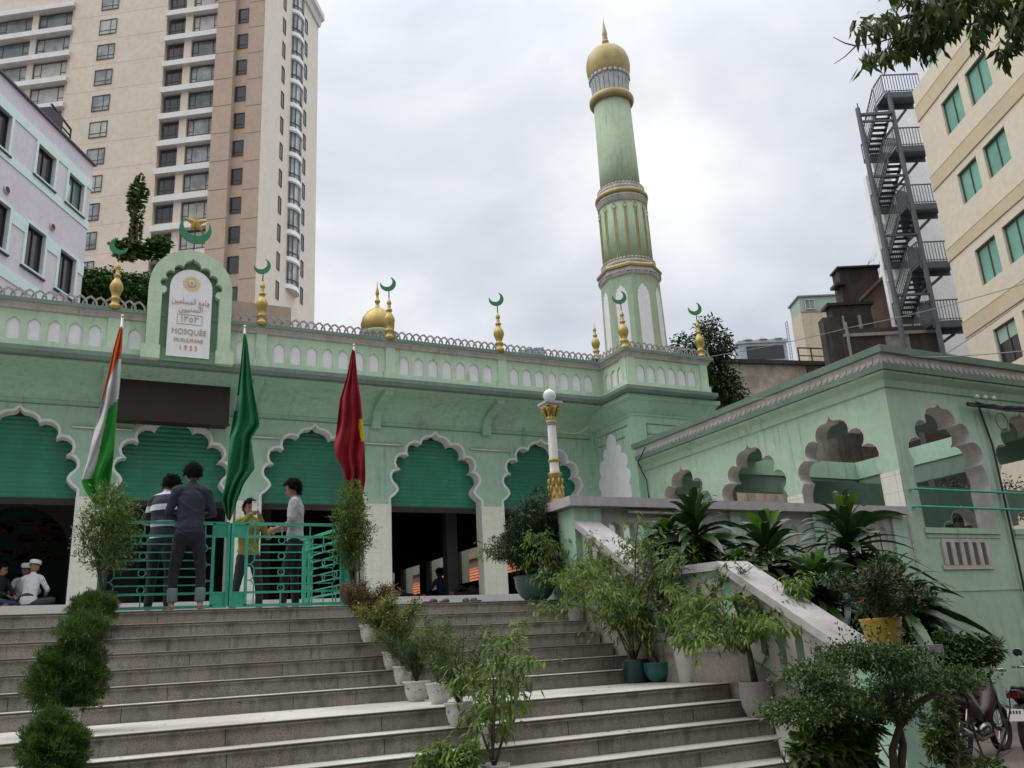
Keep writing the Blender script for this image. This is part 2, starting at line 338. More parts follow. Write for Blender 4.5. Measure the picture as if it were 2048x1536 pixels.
# parapet with small scalloped recesses
def mini(x, zb, zt, w=.125):
    h = [(w, zb-zt), (w, -.16), (.115, -.13), (.125, -.10), (.095, -.075), (.10, -.055), (.05, -.03), (0, 0.015)]
    return full([(a, b) for a, b in h], x, zt)
runs = [((-6.5, 18.9), (1, 0), 18.95), ((12.45, 18.9), (0, -1), 1.23), ((12.45, 17.67), (1, 0), 2.6)]
m = M(); mw = M()
for (px, py), (ux, uy), ln in runs:
    FR = lambda a, d, b, px=px, py=py, ux=ux, uy=uy: Vector((px+ux*a-uy*d*1.0, py+uy*a+ux*d, b)) if uy == 0 else Vector((px+d, py+uy*a, b))
    hs = []
    if ux and ln > 5:
        xs = [x0+.37*k for x0 in (-5.15, -2.15, .83, 3.85, 6.836, 9.81) for k in range(7)]
        xs = [x for x in xs if not (1.0 < x < 2.8) and x < 12.2]; hs = [x+6.5 for x in xs]
    elif ux: hs = [.42+.33*k for k in range(6)]
    else: hs = [.3+.3*k for k in range(3)]
    m.poly([(0, 7.93), (ln, 7.93), (ln, 8.79), (0, 8.79)], [mini(x, 8.1, 8.56) for x in hs], FR, 0, .03)
    mw.poly([(0.02, 7.95), (ln-.02, 7.95), (ln-.02, 8.75), (.02, 8.75)], [], FR, .032, .1)
    m.box(0, ln, -.035, .0, 7.93, 8.05, 0, lambda s, d, z, FR=FR: FR(s, d, z))
    ps = [x+6.5 for x in (-2.58, .42, 3.45, 6.48, 9.47)] if ln > 5 else ([.12, ln-.12] if ux else [ln-.12])
    for x in ps:
        m.box(x-.12, x+.12, -.04, 0, 8.05, 8.74, 0, FR); m.box(x-.17, x+.17, -.055, 0, 7.935, 8.12, 0, FR)
m.box(12.45, 12.6, 17.7, 19.0, 7.93, 8.0)
ob(m, 'parapet', [mat('parapet mint', (.50, .65, .48), .75, .14, 1.2, streak=.8, scol=(.2, .25, .18))], mq); ob(mw, 'parapet_panel', [whitep], mq)
m = M(); m.sweep([(-.2, 8.74), (.05, 8.74), (.07, 8.80), (.13, 8.85), (-.2, 8.85)], ppath, 0); m.sweep([(-.24, 8.851), (.16, 8.851), (.16, 8.94), (-.24, 8.94)], ppath, 1)
ob(m, 'coping', [cop, mintd], mq)
m = M()
for (px, py), (qx, qy) in (((-6.5, 18.82), (.95, 18.82)), ((2.8, 18.82), (12.38, 18.82)), ((12.38, 18.82), (12.38, 17.6)), ((12.38, 17.6), (15.1, 17.6)), ((15.1, 17.6), (15.1, 22))):
    a = Vector((px, py, 8.935)); b = Vector((qx, qy, 8.935)); n = round((b-a).length/.186); u = (b-a)/n; nn = Vector((-u.y, u.x, 0)).normalized()*.014
    for k in range(n):
        for s_, o_ in ((1, nn), (-1, -nn)):
            c = a+u*(k+.5); pts = [c+u*(s_*-.72), c+u*(s_*-.66)+Vector((0, 0, .09)), c+u*(s_*-.4)+Vector((0, 0, .155)), c+Vector((0, 0, .215))]
            for p, q in zip(pts, pts[1:]): m.bar(p+o_, q+o_, .022, .04)
ob(m, 'parapet_lattice', [lattm], mq)
FIN = [(.10, 0), (.13, .04), (.12, .1), (.075, .14), (.085, .2), (.115, .24), (.09, .27), (.07, .30), (.10, .38), (.135, .48), (.13, .56), (.09, .65), (.055, .70), (.05, .73), (.075, .76), (.075, .79), (.04, .82), (.045, .86), (.04, .885), (.03, .9), (.055, .94), (.058, .98), (.035, 1.03), (.012, 1.1)]
def crescent(mb, c, r, rot, F, th=.02, gap=.42, rin=.78):
    # outline of a crescent in the (a,b) plane, opening towards angle rot
    P = []; off = r*gap; ri = r*rin
    xk = (r*r-ri*ri+off*off)/(2*off); yk = math.sqrt(max(1e-6, r*r-xk*xk)); a0 = math.atan2(yk, xk); b0 = math.atan2(yk, xk-off)
    n = 22
    for i in range(n+1): t = a0+(2*math.pi-2*a0)*i/n; P.append((r*math.cos(t), r*math.sin(t)))
    for i in range(1, n): t = -b0-(2*math.pi-2*b0)*i/n; P.append((off+ri*math.cos(t), ri*math.sin(t)))
    cr, sr = math.cos(rot), math.sin(rot)
    mb.poly([(c[0]+x*cr-y*sr, c[1]+x*sr+y*cr) for x, y in P], [], F, -th, th)
for i, (x, y, k) in enumerate([(.40, 18.8, 1), (3.42, 18.8, 1), (6.44, 18.8, 1), (9.38, 18.8, 1), (12.42, 17.62, 1), (14.9, 17.62, 1)]):
    m = M(); m.lathe(FIN, (x, y), 8.9, 18); m.tube([(x, y, 9.95), (x, y, 10.2)], .014, 6, 1)
    f = ob(m, 'finial', [gold, black], mq)
    m = M(); a = R(-20 if i else -10); FC = lambda p, d, q, x=x, y=y, a=a: Vector((x+p*math.cos(a), y+p*math.sin(a)+d, q))
    crescent(m, (-.02, 10.37), .19, R(118 if i else 48), FC, .012); m.obj('crescent', [greenc], f)
# name arch over the middle bay
FA = lambda a, d, b: Vector((a, 18.70+d, b))
cx = 1.88
outer = [(cx-.85, 8.1), (cx-.85, 9.56)]+[(cx-.85*math.cos(t), 9.56+.85*math.sin(t)) for t in [math.pi*i/24 for i in range(1, 24)]]+[(cx+.85, 9.56), (cx+.85, 8.1)]
A_S = [((.59, -.86), (.60, -.70), (.50, -.78)), ((.60, -.70), (.50, -.52), (.63, -.58)), ((.50, -.52), (.36, -.34), (.53, -.38)), ((.36, -.34), (.18, -.20), (.32, -.18)), ((.18, -.20), (.08, -.04), (.15, -.1)), ((.08, -.04), (0, .03), (.03, -.02))]
inner = full(profile(A_S, 8.1-10.2), cx, 10.2)
m = M(); m.poly(outer[:2]+outer[2:-2]+outer[-2:]+inner[::-1], [], FA, -.12, .04, 0)
m.box(cx-.93, cx-.56, 18.55, 18.72, 7.84, 8.14); m.box(cx+.56, cx+.93, 18.55, 18.72, 7.84, 8.14)
na = ob(m, 'name_arch', [mat('arch frame', (.47, .60, .43), .7, .15, 2, streak=.4, scol=(.2, .25, .17))], mq)
m = M(); m.poly(outer, [], FA, .05, .25, 0); m.box(cx-.6, cx+.6, 18.66, 18.7, 7.84, 8.12, 0); m.obj('arch_recess', [mat('recess green', (.15, .27, .17), .75, .2, 3)], na)
m = M(); pl = [(cx-.435, 7.95), (cx-.435, 9.54)]+[(cx-.435*math.cos(t), 9.54+.435*math.sin(t)) for t in [math.pi*i/16 for i in range(1, 16)]]+[(cx+.435, 9.54), (cx+.435, 7.95)]
m.poly(pl, [], FA, -.06, .04); pq = m.obj('plaque', [whitep], na)
def text(body, x, z, size, mt, parent, F=(0, 0), y=18.63, name='lettering', sx=1, rot=(R(90), 0, 0), loc=None, ext=.004):
    cu = bpy.data.curves.new(name, 'FONT'); cu.body = body; cu.size = size; cu.align_x = 'CENTER'; cu.extrude = ext; cu.space_character = 1.05
    o = bpy.data.objects.new(name, cu); COL.objects.link(o); bpy.context.view_layer.update()
    me = bpy.data.meshes.new_from_object(o.evaluated_get(bpy.context.evaluated_depsgraph_get())); bpy.data.objects.remove(o)
    me.materials.clear(); me.materials.append(mt); o = link(bpy.data.objects.new(name, me), parent)
    o.location = loc or (x, y, z); o.rotation_euler = rot; o.scale = (sx, 1, 1); return o
gl = mat('gilt lettering', (.52, .38, .16), .5, .2, 20); gr = mat('grey lettering', (.38, .31, .22), .6); rdl = mat('rust lettering', (.55, .20, .07), .6)
text('\uFEE6\uFEF4\uFEE4\uFEE0\uFEB4\uFEE4\uFEDF\uFE8D \uFECA\uFEE3\uFE8E\uFE9F', cx+.01, 9.16, .185, gr, na, sx=.66)
text('\uFEE6\uFEF4\uFEF4\uFEE8\uFEB4\uFEDF\uFE8D', cx+.01, 8.99, .19, gl, na, sx=.8)
text('\u0661\u0663\u0665\u0663', cx, 8.745, .2, gr, na, sx=.9)
text('MOSQUÉE', cx, 8.46, .175, gr, na, sx=.86); text('MUSULMANE', cx, 8.285, .125, gl, na, sx=.78); text('1 9 3 5', cx, 8.10, .155, rdl, na, sx=.82)
m = M()
for a, b, c, d in ((-.26, .26, 8.69, 8.7), (-.26, .26, 8.905, 8.915), (-.26, -.25, 8.7, 8.905), (.25, .26, 8.7, 8.905)): m.box(cx+a, cx+b, 18.632, 18.64, c, d)
m.obj('number_frame', [gr], na)
m = M(); P = []
for k in range(32): t = 2*math.pi*k/32; r = .19 if k % 2 else .15; P.append((cx+r*math.cos(t), 9.64+r*math.sin(t)))
m.poly(P, [[(cx+.105*math.cos(t), 9.64+.105*math.sin(t)) for t in [2*math.pi*i/24 for i in range(24)]]], FA, -.068, -.06)
md = m.obj('medallion', [mat('medallion gilt', (.60, .46, .20), .5)], na)
m = M(); crescent(m, (cx, 9.64), .09, R(90), lambda a, d, b: FA(a, d-.066, b), .004, .3, .8)
def star(c, r, rot=R(90), k=.4): return [(c[0]+(r if i % 2 == 0 else r*k)*math.cos(rot+math.pi*i/5), c[1]+(r if i % 2 == 0 else r*k)*math.sin(rot+math.pi*i/5)) for i in range(10)]
m.poly(star((cx, 9.66), .05), [], FA, -.07, -.062); m.obj('star_mark', [gr], md)
m = M(); m.tube([(cx+.02, 18.85, 10.35), (cx+.03, 18.85, 11.75)], .013, 6); me_ = ob(m, 'mast', [black], mq)
FC = lambda p, d, q: Vector((p, 18.83+d, q))
m = M(); crescent(m, (1.91, 11.05), .345, R(84), FC, .015, .36, .8); m.obj('crescent', [greenc], me_)
m = M()
o_ = star((1.91, 11.22), .25, R(93), .42)
for sgn in (-1, 1):
    m.add([FC(p[0], sgn*.02, p[1]) for p in o_]+[FC(1.91, sgn*.06, 11.22)], [(i, (i+1) % 10, 10) for i in range(10)])
m.add([FC(p[0], -.02, p[1]) for p in o_]+[FC(p[0], .02, p[1]) for p in o_], [(i, (i+1) % 10, 10+(i+1) % 10, 10+i) for i in range(10)])
m.obj('star', [mat('star gold', (.42, .27, .035), .5, .2, 9)], me_)
# roof and hall inside
m = M(); m.box(-6.5, 12.69, 20.42, 45, 7.2, 7.9); ob(m, 'roof', [mat('roof', (.12, .12, .12), .9)], mq)
m = M(); m.box(-6.5, 12.69, 20.41, 45, ZF-.3, ZF-.002, 0); ob(m, 'hall_floor', [mat('hall floor', (.13, .11, .10), .35)], mq)
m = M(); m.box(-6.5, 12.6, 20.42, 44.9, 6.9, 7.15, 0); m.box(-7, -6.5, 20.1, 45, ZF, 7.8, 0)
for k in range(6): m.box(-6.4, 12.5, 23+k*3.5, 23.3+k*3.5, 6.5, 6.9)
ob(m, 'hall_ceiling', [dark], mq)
FP = lambda a, d, b: Vector((a, 25+d, b))
def rarch(c, w, zb, zt, n=14): return [(c-w, zb)]+[(c-w*math.cos(math.pi*i/n), zt-w+w*math.sin(math.pi*i/n)) for i in range(n+1)]+[(c+w, zb)]
ia = [(-6.4, 6.9), (-6.4, ZF)]
for c in (-5.2, -1.2, 2.8): ia += rarch(c, 1.15, ZF, 5.75)
ia += [(5.0, ZF), (5.0, 6.9)]
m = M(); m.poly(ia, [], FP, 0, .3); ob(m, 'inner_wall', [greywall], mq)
m = M(); m.box(-6.4, 5, 26.6, 26.7, ZF, 6.9)
for i in range(60):
    a = rnd.uniform(-2.1, -.3); z = rnd.uniform(4.5, 5.6); m.box(a, a+rnd.uniform(.1, .3), 26.55, 26.598, z, z+rnd.uniform(.05, .18), 1)
ob(m, 'mihrab_wall', [tealwall, mat('tile mosaic', (.16, .05, .02), .5)], mq)
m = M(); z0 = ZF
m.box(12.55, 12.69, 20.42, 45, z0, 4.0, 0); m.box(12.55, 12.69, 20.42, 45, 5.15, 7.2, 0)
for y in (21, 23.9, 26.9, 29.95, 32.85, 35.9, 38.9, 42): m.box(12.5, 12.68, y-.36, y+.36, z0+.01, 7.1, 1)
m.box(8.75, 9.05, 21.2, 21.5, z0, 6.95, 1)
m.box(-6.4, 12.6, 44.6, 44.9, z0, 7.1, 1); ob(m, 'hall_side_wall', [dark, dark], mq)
m = M(); w_ = at(560, 655, 'Y', 26)
ob(m, 'unused', [dark], mq) if 0 else None
# rear dome and rear finial
b = Vector((8.5, 26, 0))
m = M(); m.lathe([(.5, 10), (.52, 11.7), (.60, 11.75), (.62, 11.85), (.56, 11.9)], (b.x, b.y), 0, 24, 1)
m.lathe([(.46, 11.88), (.545, 12.05), (.56, 12.2), (.5, 12.42), (.36, 12.62), (.2, 12.74), (.1, 12.8), (.07, 12.86), (.05, 12.95), (.09, 13.0), (.09, 13.06), (.045, 13.12), (.04, 13.25), (.065, 13.3), (.06, 13.38), (.03, 13.5), (.01, 13.75)], (b.x, b.y), 0, 28)
ob(m, 'rear_dome', [gold, sageb], mq)
m = M(); m.lathe([(r, z*1.0) for r, z in FIN], (14.4, 22), 10.3, 18); m.lathe([(.3, 7.9), (.3, 10.3)], (14.4, 22), 0, 12, 1); m.lathe([(.012, 1.08), (.004, 1.25)], (14.4, 22), 10.3, 8)
ob(m, 'rear_finial', [gold, sageb], mq)
m = M(); q = at(1190, 722, 'Y', 19.2); m.box(q.x-.12, q.x+.12, 19.1, 19.25, 8.94, 9.16); m.box(q.x-.03, q.x+.03, 19.12, 19.2, 8.9, 9.0)
tag(m.obj('floodlight', [black]), 'small black floodlight fixed on the parapet corner beside the turret', 'floodlight')
# dark board above the middle arch, tube lights
m = M(); m.box(.62, 2.92, 19.55, 20.05, 6.78, 7.68); m.box(.6, 2.94, 19.53, 19.6, 6.74, 6.78); m.bar((1.0, 19.6, 6.78), (1.0, 19.6, 6.64), .04); m.bar((2.5, 19.6, 6.78), (2.5, 19.6, 6.64), .04)
tag(m.obj('sign_board', [brown]), 'wide dark brown board hanging above the middle arch under the eaves', 'sign board')
nb = ['behind the tricolour flag', 'left of the plain green flag', 'right of the red flag', 'left of the white lamp column']
for i, (a, b_) in enumerate([(-.23, 1.0), (3.05, 4.2), (6.15, 7.2), (9.0, 10.24)]):
    t = thing('tube_light', 'white fluorescent tube on the green wall, '+['between the two leftmost arches', 'right of the green flag', 'right of the red flag', 'between the two rightmost arches'][i], 'tube light', (a, YF-.06, 6.62), group='tube lights on the mosque wall')
    m = M(); m.box(0, b_-a, .01, .055, .02, .05); m.obj('batten', [cop], t)
    m = M(); m.tube([(.03, -.01, .02), (b_-a-.03, -.01, .02)], .018, 8); m.obj('tube', [white], t)

# fallen leaves on the treads
m = M(); lr = random.Random(4)
for i in range(46):
    k = lr.choice((7, 7, 7, 8, 9, 10, 11, 12, 6, 5)); y, z = st(k); yb = st(k-1)[0]; x = lr.uniform(-.6, 5.9); yy = lr.uniform(y+.03, yb-.04); a = lr.uniform(0, 6.3); l = lr.uniform(.012, .03)
    c, s_ = math.cos(a)*l, math.sin(a)*l; m.add([(x-c, yy-s_, z+.002), (x+s_*.4, yy-c*.4, z+.006), (x+c, yy+s_, z+.003), (x-s_*.4, yy+c*.4, z+.002)], [(0, 1, 2, 3)], lr.randrange(2))
m.obj('fallen_leaves', [mat('dry leaf', (.16, .08, .03), .8), mat('dark debris', (.03, .03, .02), .8)], kind='stuff')
# ------------------------------------------------------------------ right wing
wg = thing('arcade_wing', 'mint arcade wing with scalloped openings and a scalloped white cornice right of the stairs', 'arcade', (12.9, 10.4, 0))
WO = Vector((-12.9, -10.4, 0))
def wo(mb, name, mats, **k): return mb.obj(name, mats, wg, WO, **k)
H_W = profile(A_WING, ZT-5.6); H_W2 = profile(A_WING, 3.27-5.6)
FL = lambda a, d, b: Vector((12.9+d, a, b)); FF = lambda a, d, b: Vector((a, 10.4+d, b))
lw = [(10.4, 6.0), (10.4, .3)]
lw = [(17.97, 6.05), (17.97, ZT-.4), (17.97, ZT-.4)][:2]
LC = [16.5, 14.13, 11.78]
o_ = [(10.4, 6.05), (10.4, 0)]; o_ += [(10.45, 0), (10.45, ZT)][1:1]
pts = [(10.4, 0), (18.0, 0), (18.0, 6.05), (10.4, 6.05)]
m = M(); m.poly(pts, [full(H_W, c, 5.6) for c in LC], FL, 0, .30, 0)
FCN = [14.23, 16.62, 19.0]
m.poly([(13.202, 0), (21, 0), (21, 6.05), (13.202, 6.05)], [full(H_W2, c, 5.6) for c in FCN], FF, 0, .38, 0)
pass
for c in FCN:
    m.box(c-1.0, c+1.0, 10.36, 10.45, 3.17, 3.27, 0); m.box(c-.98, c+.98, 10.385, 10.41, 3.10, 3.16, 0)
m.box(12.93, 21, 10.385, 10.4, 2.18, 2.215, 0)
wo(m, 'outer_wall', [mintw])
revm = mat('arch reveal', (.56, .52, .50), .85, .22, 3, streak=.5, scol=(.2, .17, .15))
for c in LC:
    m = M(); arch_ring(m, full(H_W, c, 5.6), FL, -.004, .304, .012); wo(m, 'arch_reveal', [revm])
for c in FCN:
    m = M(); arch_ring(m, full(H_W2, c, 5.6), FF, -.004, .384, .012); wo(m, 'arch_reveal', [revm])
    m = M(); m.box(c-.72, c+.62, 10.37, 10.398, 2.55, 2.62); m.box(c-.62, c+.55, 10.38, 10.397, 3.02, 3.08)
    for k in range(6): m.box(c-.66+k*.23, c-.56+k*.23, 10.365, 10.397, 2.62, 3.02)
    for k in range(5): m.box(c-.56+k*.23, c-.43+k*.23, 10.39, 10.398, 2.62, 3.02, 1)
    wo(m, 'vent_grille', [cop, greywall])
for a, b_ in ((10.4, 10.83), (12.74, 13.17), (15.1, 15.54)): m = M(); m.box(12.885, 12.91, a, b_-.006, ZT, 4.28); wo(m, 'tile_cladding', [tileY])
m = M()
m.box(12.884, 12.899, 10.405, 10.8, 2.6, ZT-.003); wo(m, 'tile_cladding', [tileY])
cp_ = [(-.05, 5.78), (.04, 5.80), (.08, 5.92), (.2, 6.0), (.22, 6.04), (-.05, 6.04)]
wp = [(12.9, 17.95), (12.9, 10.4), (21, 10.4)]
m = M(); m.sweep(cp_, wp, 0); m.sweep([(-.3, 6.05), (.26, 6.05), (.28, 6.15), (-.3, 6.15)], wp, 1); m.sweep([(-.3, 6.15), (.20, 6.15), (.24, 6.34), (-.3, 6.34)], wp, 2)
m.sweep([(-.3, 6.34), (.34, 6.34), (.36, 6.46), (-.3, 6.46)], wp, 1)
# scallop edging hung under the cap
def scallops(mb, p, u, n_, ln):
    k = int(ln/.155)
    for i in range(k):
        c = p+u*(i+.5)*.155; P = [(math.cos(t)*.072, math.sin(t)*.085) for t in [math.pi+math.pi*j/6 for j in range(7)]]
        mb.add([c+u*x+Vector((0, 0, 6.275+z))+n_*.010 for x, z in P]+[c+u*x+Vector((0, 0, 6.275+z))-n_*.012 for x, z in P], [tuple(range(7)), tuple(range(13, 6, -1))]+[(j, j+7, j+8, j+1) for j in range(6)], 2)
        mb.box(-.078, .078, -.01, .010, 6.275, 6.335, 2, lambda s, d, z, c=c: c+u*s+n_*d+Vector((0, 0, z)))
scallops(m, Vector((12.68, 10.2, 0)), Vector((0, 1, 0)), Vector((-1, 0, 0)), 7.7)
scallops(m, Vector((12.68, 10.18, 0)), Vector((1, 0, 0)), Vector((0, -1, 0)), 8.3)
wo(m, 'cornice', [mintw, mintd, mat('cornice white', (.66, .62, .59), .85, .2, 2, streak=.5, scol=(.2, .16, .13))])
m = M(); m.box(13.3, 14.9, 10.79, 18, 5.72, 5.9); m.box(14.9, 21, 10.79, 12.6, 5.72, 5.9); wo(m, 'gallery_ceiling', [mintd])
m = M()
for z in (3.93, 3.62): m.tube([(13.03, 10.3, z), (21, 10.3, z)], .022, 8)
for x in (13.05, 15.42, 17.8): m.tube([(x, 10.3, 3.93), (x, 10.42, 3.93)], .02, 6); m.tube([(x, 10.3, 3.62), (x, 10.42, 3.62)], .02, 6)
wo(m, 'guard_rail', [teal])
m = M(); m.box(13.28, 21, 10.79, 18, 2.0, ZT-.003); wo(m, 'gallery_floor', [conc])
# rear pavilion across the court
pv = thing('rear_pavilion', 'low mint pavilion seen through the arcade openings across the court', 'pavilion', (19, 16, 0))
PO = Vector((-19, -16, 0))
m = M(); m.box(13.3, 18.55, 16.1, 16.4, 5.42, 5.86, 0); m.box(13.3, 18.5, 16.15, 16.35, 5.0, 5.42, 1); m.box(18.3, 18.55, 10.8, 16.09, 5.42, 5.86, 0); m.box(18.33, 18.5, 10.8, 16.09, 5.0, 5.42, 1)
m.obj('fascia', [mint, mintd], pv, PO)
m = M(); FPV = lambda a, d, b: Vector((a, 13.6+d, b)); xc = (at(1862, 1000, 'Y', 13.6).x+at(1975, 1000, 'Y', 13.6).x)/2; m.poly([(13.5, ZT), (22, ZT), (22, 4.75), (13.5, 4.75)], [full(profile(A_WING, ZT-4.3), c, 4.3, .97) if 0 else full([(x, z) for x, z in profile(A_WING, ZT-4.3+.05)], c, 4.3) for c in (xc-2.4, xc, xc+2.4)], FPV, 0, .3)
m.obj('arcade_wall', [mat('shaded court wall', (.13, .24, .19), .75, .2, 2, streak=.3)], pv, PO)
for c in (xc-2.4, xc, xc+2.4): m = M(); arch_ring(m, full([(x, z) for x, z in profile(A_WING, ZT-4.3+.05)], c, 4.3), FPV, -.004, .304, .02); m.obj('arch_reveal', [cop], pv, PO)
# ------------------------------------------------------------------ terrace balustrade
def slot(x, zb, zt, w): return [(x-w, zb), (x-w, zt-.07), (x-w*.95, zt-.05), (x-w*.8, zt-.02), (x-w*.35, zt-.012), (x, zt+.015), (x+w*.35, zt-.012), (x+w*.8, zt-.02), (x+w*.95, zt-.05), (x+w, zt-.07), (x+w, zb)]
bl = thing('terrace_balustrade', 'mint and grey terrace balustrade with arched slots and a wide grey cap rail', 'balustrade', (9.5, 10.4, ZT-.5))
BO = Vector((-9.5, -10.4, -ZT+.5))
FBL = lambda a, d, b: Vector((a, 10.42+d, b))
xs = [at(1080+x/5.12, 1035, 'Y', 10.42).x for x in (605, 755, 905, 1050, 1190)]; pt = (xs[-1]-xs[0])/4
hs = [xs[0]+pt*k for k in range(7)]+[9.25+pt*k for k in range(5)]+[11.0+pt*k for k in range(6)]
m = M(); m.poly([(6.45, 1.4), (12.88, 1.4), (12.88, 3.47), (6.45, 3.47)], [slot(x, 2.72, 3.27, .098) for x in hs if x < 12.6], FBL, 0, .14, 0)
m.obj('slotted_panel', [mat('panel grey green', (.40, .43, .38), .8, .2, 3, streak=.5)], bl, BO)
for q in ((8.95, 9.15, 10.38, 10.58), (10.65, 10.85, 10.38, 10.58), (12.45, 12.75, 10.38, 10.6)): m = M(); m.box(*q, 1.4, 3.46); m.obj('newel', [mint], bl, BO)
m = M(); m.box(6.18, 6.62, 10.36, 10.8, 1.6, 3.46); m.box(6.24, 6.5, 10.79, 11.7, ZT, 3.46); m.obj('newel', [mint], bl, BO)
m = M(); m.box(6.06, 12.74, 10.24, 10.66, 3.47, 3.60); m.box(6.06, 6.66, 10.661, 11.75, 3.47, 3.60); m.obj('cap_rail', [capm], bl, BO)
t = thing('tube_light', 'white fluorescent tube fixed under the grey cap rail of the terrace', 'tube light', (7.05, 10.36, 3.40), group='tube lights')
m = M(); m.box(0, 1.1, .0, .05, .02, .05); m.obj('batten', [capm], t); m = M(); m.tube([(.03, -.02, .01), (1.07, -.02, .01)], .018, 8); m.obj('tube', [white], t)
# ------------------------------------------------------------------ stair side wall
sw = thing('stair_parapet', 'mint stair side wall with a sloping grey coping, stepped to a pedestal', 'stair wall', (6.38, 8, 1.2))
SO = Vector((-6.38, -8, -1.2))
line = [(10.4, 3.30), (8.93, 2.44), (7.45, 2.40), (5.84, 1.46)]
def zl(y):
    for (a, za), (b_, zb) in zip(line, line[1:]):
        if b_ <= y <= a: return zb+(za-zb)*(y-b_)/(a-b_)
    return line[-1][1]
FS = lambda a, d, b: Vector((6.28+d, a, b))
hs = []
for y0, y1, n in ((9.1, 10.15, 6), (7.7, 8.7, 5), (6.05, 7.25, 6)):
    for k in range(n):
        y = y0+(y1-y0)*k/(n-1); w = .052; hs.append([(y-w, zl(y-w)-.72), (y-w, zl(y-w)-.26), (y, zl(y)-.22), (y+w, zl(y+w)-.26), (y+w, zl(y+w)-.72)])
m = M(); m.poly([(10.4, 0), (10.4, 3.2), (8.93, 2.36), (7.45, 2.32), (5.8, 1.36), (5.8, 0)], hs, FS, 0, .2); m.obj('side_wall', [mint], sw, SO)
m = M()
for i, (y0, y1, n) in enumerate(((9.1, 10.15, 6), (7.7, 8.7, 5), (6.05, 7.25, 6))):
    a, b_ = y0-.13, y1+.13; hh = hs[(0, 6, 11)[i]:(6, 11, 17)[i]]
    m.poly([(b_, zl(b_)-.8), (b_, zl(b_)-.14), (a, zl(a)-.14), (a, zl(a)-.8)], hh, FS, -.008, -.001, 0)
m.obj('baluster_panel', [cop], sw, SO)
m = M()
lo = [(10.4, 2.62), (8.93, 1.62), (7.5, 1.55), (5.5, .55)]
m.poly([(10.38, 1.5), (10.38, 2.55), (9.0, 1.62), (7.5, 1.56), (5.5, .5), (5.5, .02), (6.5, .02)], [], FS, -.05, -.001); m.obj('granite_skirt', [granite], sw, SO)
m = M(); n = len(line)
vs = []
for y, z in line: vs += [Vector((6.16, y, z-.09)), Vector((6.58, y, z-.09)), Vector((6.58, y, z)), Vector((6.16, y, z))]
m.add(vs, [(i*4+j, i*4+(j+1) % 4, i*4+4+(j+1) % 4, i*4+4+j) for i in range(n-1) for j in range(4)]+[(0, 3, 2, 1), (12, 13, 14, 15)])
m.obj('coping', [capm], sw, SO)
m = M(); m.box(6.17, 6.6, 5.42, 5.81, 0, 1.37); m.obj('pedestal', [mint], sw, SO); m = M(); m.box(6.09, 6.7, 5.3, 5.88, 1.372, 1.465); m.obj('pedestal_cap', [conc], sw, SO)
m = M(); m.box(6.5, 7.3, 6.0, 10.4, 0, .9, 0); m.box(7.3, 8.9, 6.8, 10.4, 0, .25, 0); m.box(8.3, 12.88, 9.6, 10.4, 0, .9, 0); m.obj('planting_bed', mat('soil', (.05, .035, .025), .95, .3, 5, bump=.4), kind='structure')
# ------------------------------------------------------------------ minaret
mb_ = Vector((18.86, 26, 0))
mn = thing('minaret', 'tall pale green minaret with gold rings, gold ribs and a golden onion dome', 'minaret', mb_)
def oct_(r, n=8, a0=0): return [(r*math.cos(a0+2*math.pi*k/n), r*math.sin(a0+2*math.pi*k/n)) for k in range(n)]
A0 = R(12)
m = M(); m.lathe([(1.22, 0), (1.2, 12), (1.15, 15.2)], n=8, smooth=False, a0=A0); m.obj('octagonal_base', [sageb], mn)
m = M()
for k in range(8):
    a = A0+2*math.pi*(k+.5)/8; ap = math.cos(math.pi/8)
    def FO(s, d, z, a=a):
        r = (1.22-.02*z/12 if z < 12 else 1.2-.06*(z-12)/3.5)*ap+d; return Vector((r*math.cos(a)-s*math.sin(a), r*math.sin(a)+s*math.cos(a), z))
    h = [(.24, -4.5), (.24, -.42), (.20, -.36), (.225, -.28), (.16, -.2), (.17, -.13), (.08, -.08), (.07, -.03), (0, .03)]
    m.poly(full(h, 0, 14.72), [], FO, .006, .02)
m.obj('arched_panel', [whitep], mn)
m = M(); m.lathe([(.98, 15.7), (.97, 17), (.955, 18.45)], n=40); m.obj('ribbed_shaft', [sageb], mn)
m = M(); NR = 14
for k in range(NR):
    a = 2*math.pi*(k+.35)/NR; u = Vector((math.cos(a), math.sin(a), 0)); v = Vector((-u.y, u.x, 0))
    for o in (-.035, .035): m.bar(u*.985+v*o+Vector((0, 0, 15.85)), u*.975+v*o+Vector((0, 0, 18.0)), .03, .03)
m.obj('gilt_ribs', [goldd], mn)
m = M()
for k in range(NR):
    a = 2*math.pi*(k+.35)/NR; u = Vector((math.cos(a), math.sin(a), 0)); v = Vector((-u.y, u.x, 0))
    FK = lambda p, d, q, u=u, v=v: u*(.985+d)+v*p+Vector((0, 0, q))
    crescent(m, (0, 18.15), .10, R(90), FK, .012, .3, .8); m.poly(star((0, 18.30), .05), [], FK, -.01, .012)
m.obj('gilt_crescents', [goldd], mn)
m = M(); m.lathe([(.82, 18.9), (.80, 20.2), (.765, 23.4)], n=48); m.obj('upper_shaft', [sageb], mn)
def fringe(mb, r, z, n, h, w=None, mi=0):
    w = w or math.pi*r/n*.9
    for k in range(n):
        a = 2*math.pi*k/n; u = Vector((math.cos(a), math.sin(a), 0)); v = Vector((-u.y, u.x, 0))
        mb.lathe([(w*.1, -h/2), (w*.75, -h*.4), (w, -h*.1), (w*.85, h*.3), (w*.1, h/2)], (0, 0), 0, 6, mi, lambda x, y, zz, u=u, v=v: u*(r+x*.6)+v*y+Vector((0, 0, z+zz)))
